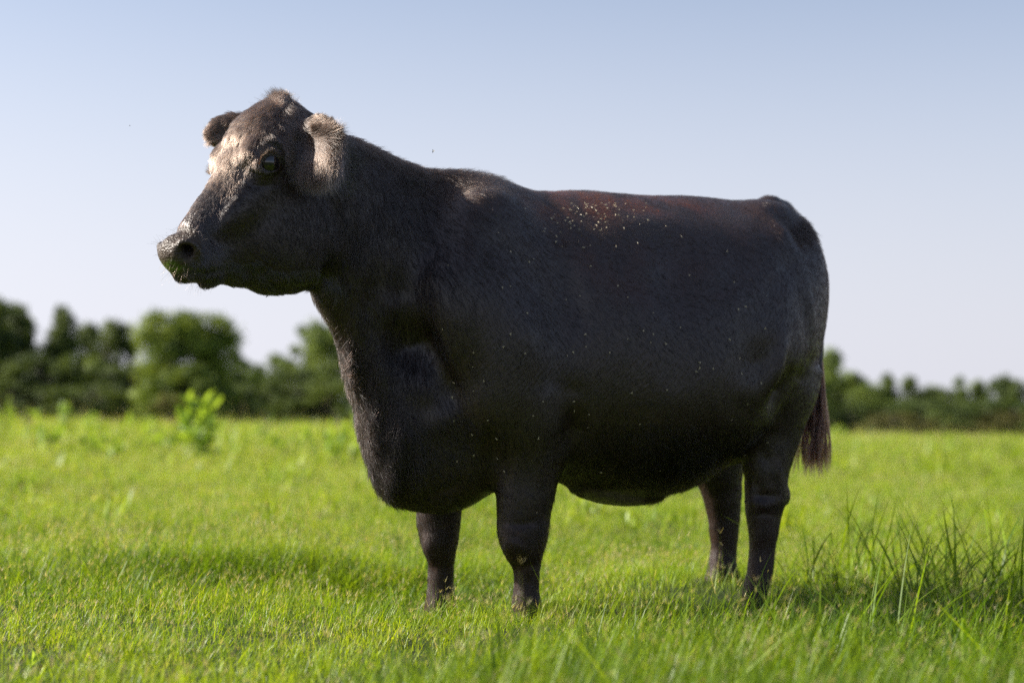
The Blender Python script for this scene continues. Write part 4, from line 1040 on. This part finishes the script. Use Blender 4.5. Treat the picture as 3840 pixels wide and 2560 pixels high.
# ---- trees
barkM = NT('bark'); bb = barkM.n('BsdfPrincipled', Base_Color=barkM.mix(barkM.noise(9, 4), (.05, .04, .03), (.14, .12, .10)), Roughness=.9); barkM = barkM.done(bb.outputs[0])
def crown_mat(name, lo, hi): return leaf_material(name, lo, hi, patch=False, trans=.30, rough=.6, spec=.25)
CM = {'dark': crown_mat('dark_foliage', (.036, .058, .018), (.110, .150, .036)), 'mid': crown_mat('green_foliage', (.050, .082, .018), (.160, .215, .042)),
      'bright': crown_mat('light_foliage', (.060, .100, .018), (.22, .28, .045)), 'olive': crown_mat('olive_foliage', (.045, .050, .016), (.12, .115, .03))}
def tree_meshes(kind, shape, seed):
    """unit tree: height 1, crown half-width about .3; returns trunk mesh and crown mesh"""
    g = np.random.default_rng(seed); tv, tf = [], []
    def limb(p, q, r0, r1, n=6):
        k = len(tv); p = np.array(p, float); q = np.array(q, float); d = (q - p) / np.linalg.norm(q - p); F = frame(d, (1, 0, .01))
        for i in range(4):
            t = i / 3; c = p + (q - p) * t + (F[1] * g.normal() * .012 if 0 < i < 3 else 0)
            for j in range(n): a = 2 * math.pi * j / n; tv.append(c + (F[1] * math.cos(a) + F[2] * math.sin(a)) * (r0 + (r1 - r0) * t))
        for i in range(3):
            for j in range(n): tf.append((k+n*i+j, k+n*i+(j+1) % n, k+n*(i+1)+(j+1) % n, k+n*(i+1)+j))
    top_ = .9 if shape != 'bush' else .6
    limb((0, 0, -.02), (g.normal() * .02, g.normal() * .02, top_ * .55), .028, .018); limb((0, 0, top_ * .5), (g.normal() * .03, g.normal() * .03, top_), .018, .006)
    blobs = []
    nb = {'round': 46, 'tall': 34, 'loose': 34, 'bush': 34}[shape]
    for i in range(nb):
        if shape == 'bush': z = g.uniform(.02, .85); R_ = .44 * math.sqrt(max(.05, 1 - (z - .2) ** 2 / .55))
        elif shape == 'tall': z = g.uniform(.12, .97); R_ = .20 * (1.15 - z) / .8 + .03
        else: z = g.uniform(.10, .95); R_ = (.33 if shape == 'round' else .30) * math.sqrt(max(.04, 1 - ((z - .52) / .48) ** 2))
        a = g.uniform(0, 6.28); rr = R_ * g.uniform(.25, 1.0) ** .6
        c = np.array([rr * math.cos(a), rr * math.sin(a), z]); blobs.append((c, g.uniform(.07, .13) * (1.2 if shape in ('round', 'bush') else .95)))
        limb((0, 0, max(.05, z - .15 - .2 * rr)), c, .010, .003, 4)
    cv, cf, ct = [], [], []
    per = {'round': 190, 'tall': 190, 'loose': 150, 'bush': 190}[shape]
    for c, r in blobs:
        bt = g.uniform(.1, .9)
        for _ in range(per):
            d = g.normal(size=3); d /= np.linalg.norm(d); q = c + d * r * g.uniform(.35, 1.1) * np.array([1.15, 1.15, .85])
            if q[2] < .02: continue
            u_ = g.normal(size=3); u_ /= np.linalg.norm(u_); v_ = np.cross(u_, d + g.normal(size=3) * .5); v_ /= np.linalg.norm(v_); s_ = g.uniform(.014, .028); k = len(cv)
            cv += [q - u_ * s_, q + v_ * s_ * .6, q + u_ * s_, q - v_ * s_ * .6]; cf.append((k, k+1, k+2, k+3)); ct += [np.clip(bt + g.normal() * .25, 0, 1)] * 4
    tm = bpy.data.meshes.new('trunk'); tm.from_pydata([tuple(map(float, v)) for v in tv], [], tf); tm.materials.append(barkM); tm.shade_smooth()
    cm = bpy.data.meshes.new('crown'); cm.vertices.add(len(cv)); cm.vertices.foreach_set('co', np.array(cv, np.float32).ravel())
    cf = np.array(cf, np.int32); cm.loops.add(cf.size); cm.loops.foreach_set('vertex_index', cf.ravel()); cm.polygons.add(len(cf)); cm.polygons.foreach_set('loop_start', np.arange(0, cf.size, 4, dtype=np.int32)); cm.update(calc_edges=True)
    cm.materials.append(CM[kind]); attr(cm, 'tone', ct)
    return tm, cm
LIB = {}
def tree(px, ytop, wpx, Y, kind, shape, label, group='trees along the far edge of the field', name='tree', cat='tree'):
    key = (kind, shape, (px * 7 + ytop) % 3)
    if key not in LIB: LIB[key] = tree_meshes(kind, shape, hash(key) % 1 + len(LIB) * 13 + 900)
    tm, cm = LIB[key]
    w = ground_at(px, 1280 + 6000 * .2, 0); p = world_at(px, ytop, Y); x_ = p[0]; z0 = float(height(x_, Y)) - .1; hgt = p[2] - z0
    t = empty(name, (x_, Y, z0), (px * 1.7) % 6.28); tag(t, label, cat, group)
    halfw = {'round': .36, 'tall': .22, 'loose': .34, 'bush': .46}[shape]
    sx = (1.2 if px < 2000 or shape == 'bush' else .95) * (wpx / 2 / FPX * Y) / halfw; t.scale = (1, 1, 1)
    for nm, me in (('trunk', tm), ('crown', cm)):
        o = bpy.data.objects.new(nm, me); C.objects.link(o); o.parent = t; o.scale = (sx, sx, hgt)
    return t
TR = [
    (-90, 1120, 300, 100, 'dark', 'round', 'dark tree cut by the left edge of the picture'),
    (25, 1105, 230, 104, 'dark', 'loose', 'tallest dark tree at the far left with gaps of sky in its crown'),
    (130, 1170, 200, 106, 'dark', 'loose', 'dark loose tree beside the tallest one on the left'),
    (236, 1152, 120, 102, 'dark', 'tall', 'narrow dark tree with a rounded knob top on the left'),
    (300, 1275, 220, 98, 'mid', 'bush', 'wide low green tree below the narrow dark one'),
    (335, 1225, 110, 108, 'dark', 'tall', 'small pointed tree between the narrow dark tree and the twin tops'),
    (402, 1185, 130, 104, 'dark', 'loose', 'left one of the twin loose tree tops'),
    (478, 1205, 130, 105, 'dark', 'loose', 'right one of the twin loose tree tops'),
    (150, 1300, 260, 96, 'dark', 'bush', 'broad dark thicket under the leftmost trees'),
    (450, 1350, 280, 97, 'dark', 'bush', 'broad dark thicket under the twin tree tops'),
    (645, 1158, 230, 88, 'bright', 'round', 'large light green tree, left half of the big rounded crown'),
    (765, 1170, 230, 90, 'bright', 'round', 'large light green tree, right half of the big rounded crown'),
    (720, 1330, 300, 86, 'mid', 'bush', 'dark green lower skirt of the big rounded tree'),
    (862, 1300, 110, 100, 'dark', 'loose', 'small dark tree touching the right side of the big rounded tree'),
    (645, 1465, 130, 80, 'olive', 'bush', 'brownish bush in front of the big rounded tree'),
    (560, 1420, 160, 92, 'mid', 'bush', 'green bush left of the big rounded tree'),
    (940, 1350, 150, 210, 'mid', 'round', 'pale distant tree in the low gap of the treeline'),
    (1035, 1330, 150, 230, 'mid', 'round', 'pale round-topped distant tree left of the tree behind the cow neck'),
    (1000, 1430, 280, 120, 'dark', 'bush', 'dark thicket under the low gap of the treeline'),
    (880, 1500, 160, 90, 'olive', 'bush', 'brownish bush under the low gap of the treeline'),
    (1150, 1205, 170, 130, 'mid', 'loose', 'tree showing just left of the cow neck'),
    (1260, 1215, 240, 128, 'mid', 'round', 'tree half hidden by the front of the cow neck'),
    (1230, 1400, 330, 118, 'dark', 'bush', 'dark thicket behind the cow chest'),
    (3112, 1318, 120, 150, 'mid', 'tall', 'tall tree with a small round top right of the cow tail'),
    (3130, 1400, 260, 140, 'mid', 'round', 'green tree filling in behind the cow tail tuft'),
    (3215, 1385, 140, 138, 'mid', 'loose', 'loose tree right of the tall round-topped one'),
    (3270, 1440, 160, 136, 'mid', 'round', 'light green tree between the loose one and the pointed one'),
    (3335, 1408, 90, 138, 'dark', 'tall', 'pointed dark tree, first of the pointed ones right of the cow'),
    (3412, 1418, 90, 140, 'dark', 'tall', 'pointed dark tree standing before the dip of the right treeline'),
    (3510, 1450, 200, 138, 'dark', 'round', 'wide dark tree in the dip of the right treeline'),
    (3605, 1412, 80, 140, 'mid', 'tall', 'pointed tree right of the dip, left one of a pair'),
    (3662, 1420, 90, 141, 'mid', 'tall', 'pointed tree right of the dip, right one of a pair'),
    (3755, 1412, 150, 136, 'dark', 'round', 'dark tree near the right edge of the picture'),
    (3835, 1418, 120, 134, 'dark', 'loose', 'dark tree cut by the right edge of the picture'),
    (3930, 1400, 160, 134, 'dark', 'round', 'dark tree beyond the right edge'),
    (60, 1400, 360, 94, 'dark', 'bush', 'dark thicket at the foot of the far left trees'),
    (330, 1420, 320, 93, 'dark', 'bush', 'dark thicket between the broad ones on the left'),
    (560, 1330, 200, 99, 'dark', 'bush', 'tall dark bush left of the big rounded tree'),
    (860, 1400, 240, 97, 'dark', 'bush', 'dark bush to the right below the big rounded tree'),
    (1120, 1360, 240, 119, 'dark', 'bush', 'green thicket below the tree left of the cow neck'),
    (3280, 1480, 320, 128, 'mid', 'bush', 'wide green thicket under the pointed trees'),
    (3560, 1480, 320, 128, 'dark', 'bush', 'wide dark thicket in the dip on the right'),
    (3800, 1480, 340, 126, 'dark', 'bush', 'wide dark thicket at the right edge'),
    (3340, 1535, 220, 100, 'olive', 'bush', 'yellowish olive bush low at the right field edge'),
    (3470, 1560, 180, 102, 'olive', 'bush', 'smaller olive bush right of the yellowish one'),
    (3190, 1500, 220, 120, 'dark', 'bush', 'dark green bush right of the cow tail tuft'),
    (3600, 1520, 260, 112, 'dark', 'bush', 'dark bush below the pair of pointed trees'),
    (3780, 1530, 260, 110, 'olive', 'bush', 'dull brownish green bush at the right edge'),
    (3440, 1500, 260, 124, 'dark', 'bush', 'dark bush behind the olive ones'),
]
for a in TR: tree(*a, name='bush' if a[5] == 'bush' else 'tree', cat='bush' if a[5] == 'bush' else 'tree', group='bushes under the treeline' if a[5] == 'bush' else 'trees along the far edge of the field')
# the wood goes on behind the cow as one mass
g = np.random.default_rng(77); vs, fs, tt = [], [], []
for i in range(150):
    px = g.uniform(1330, 3080) if i < 100 else g.choice([g.uniform(-1500, -150), g.uniform(3960, 5400)]); Y = g.uniform(112, 150); x_ = world_at(px, 1500, Y)[0]; H_ = g.uniform(3.5, 7.5)
    for q in range(5):
        c = np.array([x_ + g.normal() * 1.2, Y + g.normal() * 1.5, H_ * g.uniform(.15, .85)]); bt = g.random()
        for _ in range(46):
            d = g.normal(size=3); d /= np.linalg.norm(d); p = c + d * g.uniform(.5, 1.5); u_ = g.normal(size=3); u_ /= np.linalg.norm(u_); v_ = np.cross(u_, g.normal(size=3)); v_ /= np.linalg.norm(v_); k = len(vs); s_ = g.uniform(.2, .4)
            vs += [p - u_ * s_, p + v_ * s_ * .7, p + u_ * s_, p - v_ * s_ * .7]; fs.append((k, k+1, k+2, k+3)); tt += [bt] * 4
fw = quads_mesh('far_woods', np.array(vs), np.array(fs), CM['dark']); attr(fw.data, 'tone', tt); tag(fw, kind='stuff')
# ---- flies: pale specks crowding on the loin and scattered over the flank, a few on the wing
flyM = NT('fly_wing'); fb = flyM.n('BsdfPrincipled', Roughness=.35); fb.inputs['Base Color'].default_value = (.50, .42, .27, 1); flyM = flyM.done(fb.outputs[0])
flyB = NT('fly_body'); fb = flyB.n('BsdfPrincipled', Roughness=.5); fb.inputs['Base Color'].default_value = (.03, .025, .02, 1); flyB = flyB.done(fb.outputs[0])
def fly_mesh(pale):
    vs, fs, mi = [], [], []
    for cx_, rx, ry in ((0, .0030, .0016), (.0034, .0014, .0013)):
        k = len(vs)
        for i in range(5):
            for j in range(6):
                th, ph = math.pi * i / 4, 2 * math.pi * j / 6; vs.append((cx_ + rx * math.cos(th), ry * math.sin(th) * math.cos(ph), .0016 + ry * math.sin(th) * math.sin(ph)))
        for i in range(4):
            for j in range(6): fs.append((k+i*6+j, k+i*6+(j+1) % 6, k+(i+1)*6+(j+1) % 6, k+(i+1)*6+j)); mi.append(1)
    for s_ in (1, -1):
        k = len(vs); vs += [(.001, 0, .0032), (-.0045, s_ * .0012, .0036), (-.0062, s_ * .0030, .0034), (-.003, s_ * .0034, .0030)]; fs.append((k, k+1, k+2, k+3)); mi.append(0)
    me = bpy.data.meshes.new('fly'); me.from_pydata(vs, [], fs); me.materials.append(flyM); me.materials.append(flyM if pale else flyB); me.polygons.foreach_set('material_index', np.array(mi, np.int32)); return me
FM, FMd = fly_mesh(True), fly_mesh(False)
vis = np.where((side > .8) & (headw < .5) & (Nv @ np.array([0, 1, 0]) > -.2) & (V[:, 1] > 0))[0]
tree_px = PX[vis]
def put_fly(px, py, label, group, sc=1.0):
    d = (tree_px[:, 0] - px) ** 2 + (tree_px[:, 1] - py) ** 2; i = vis[np.argmin(d)]
    if d.min() > 30 ** 2: return
    n_ = Vector(Nv[i]); q = n_.to_track_quat('Z', 'Y')
    o = bpy.data.objects.new('fly', FM); C.objects.link(o)
    w = to_world(V[i] + Nv[i] * .005)
    m = Matrix.Rotation(math.pi + YAW, 4, 'Z') @ q.to_matrix().to_4x4() @ Matrix.Rotation(rng.uniform(0, 6.28), 4, 'Z')
    o.matrix_world = Matrix.Translation(w) @ m @ Matrix.Scale(sc, 4); tag(o, label, 'fly', group)
for i in range(90):
    px, py = 2230 + rng.normal() * 110, 790 + abs(rng.normal()) * 65 - 20
    put_fly(px, py, 'pale fly in the swarm resting on the reddish loin of the cow', 'flies crowding on the loin', rng.uniform(.35, .85))
for i in range(80):
    px, py = rng.uniform(1650, 2900), rng.uniform(850, 1780)
    put_fly(px, py, 'pale fly scattered on the dark side of the cow', 'flies scattered over the flank', rng.uniform(.4, .8))
for k, (px, py, Yd, lb) in enumerate(((1622, 570, 4.5, 'black fly in the air above the cow neck'), (485, 473, 4.6, 'black fly in the air left of the far ear'), (1003, 1112, 4.3, 'black fly in the air below the cow jaw'), (2015, 1925, 4.6, 'black fly in the air between the cow legs'))):
    o = bpy.data.objects.new('fly', FMd); C.objects.link(o); o.location = world_at(px, py, Yd); o.rotation_euler = (rng.random(), rng.random(), rng.random() * 6); o.scale = (1, 1, 1) if k != 1 else (.6, .6, .6); tag(o, lb, 'fly', 'flies on the wing')
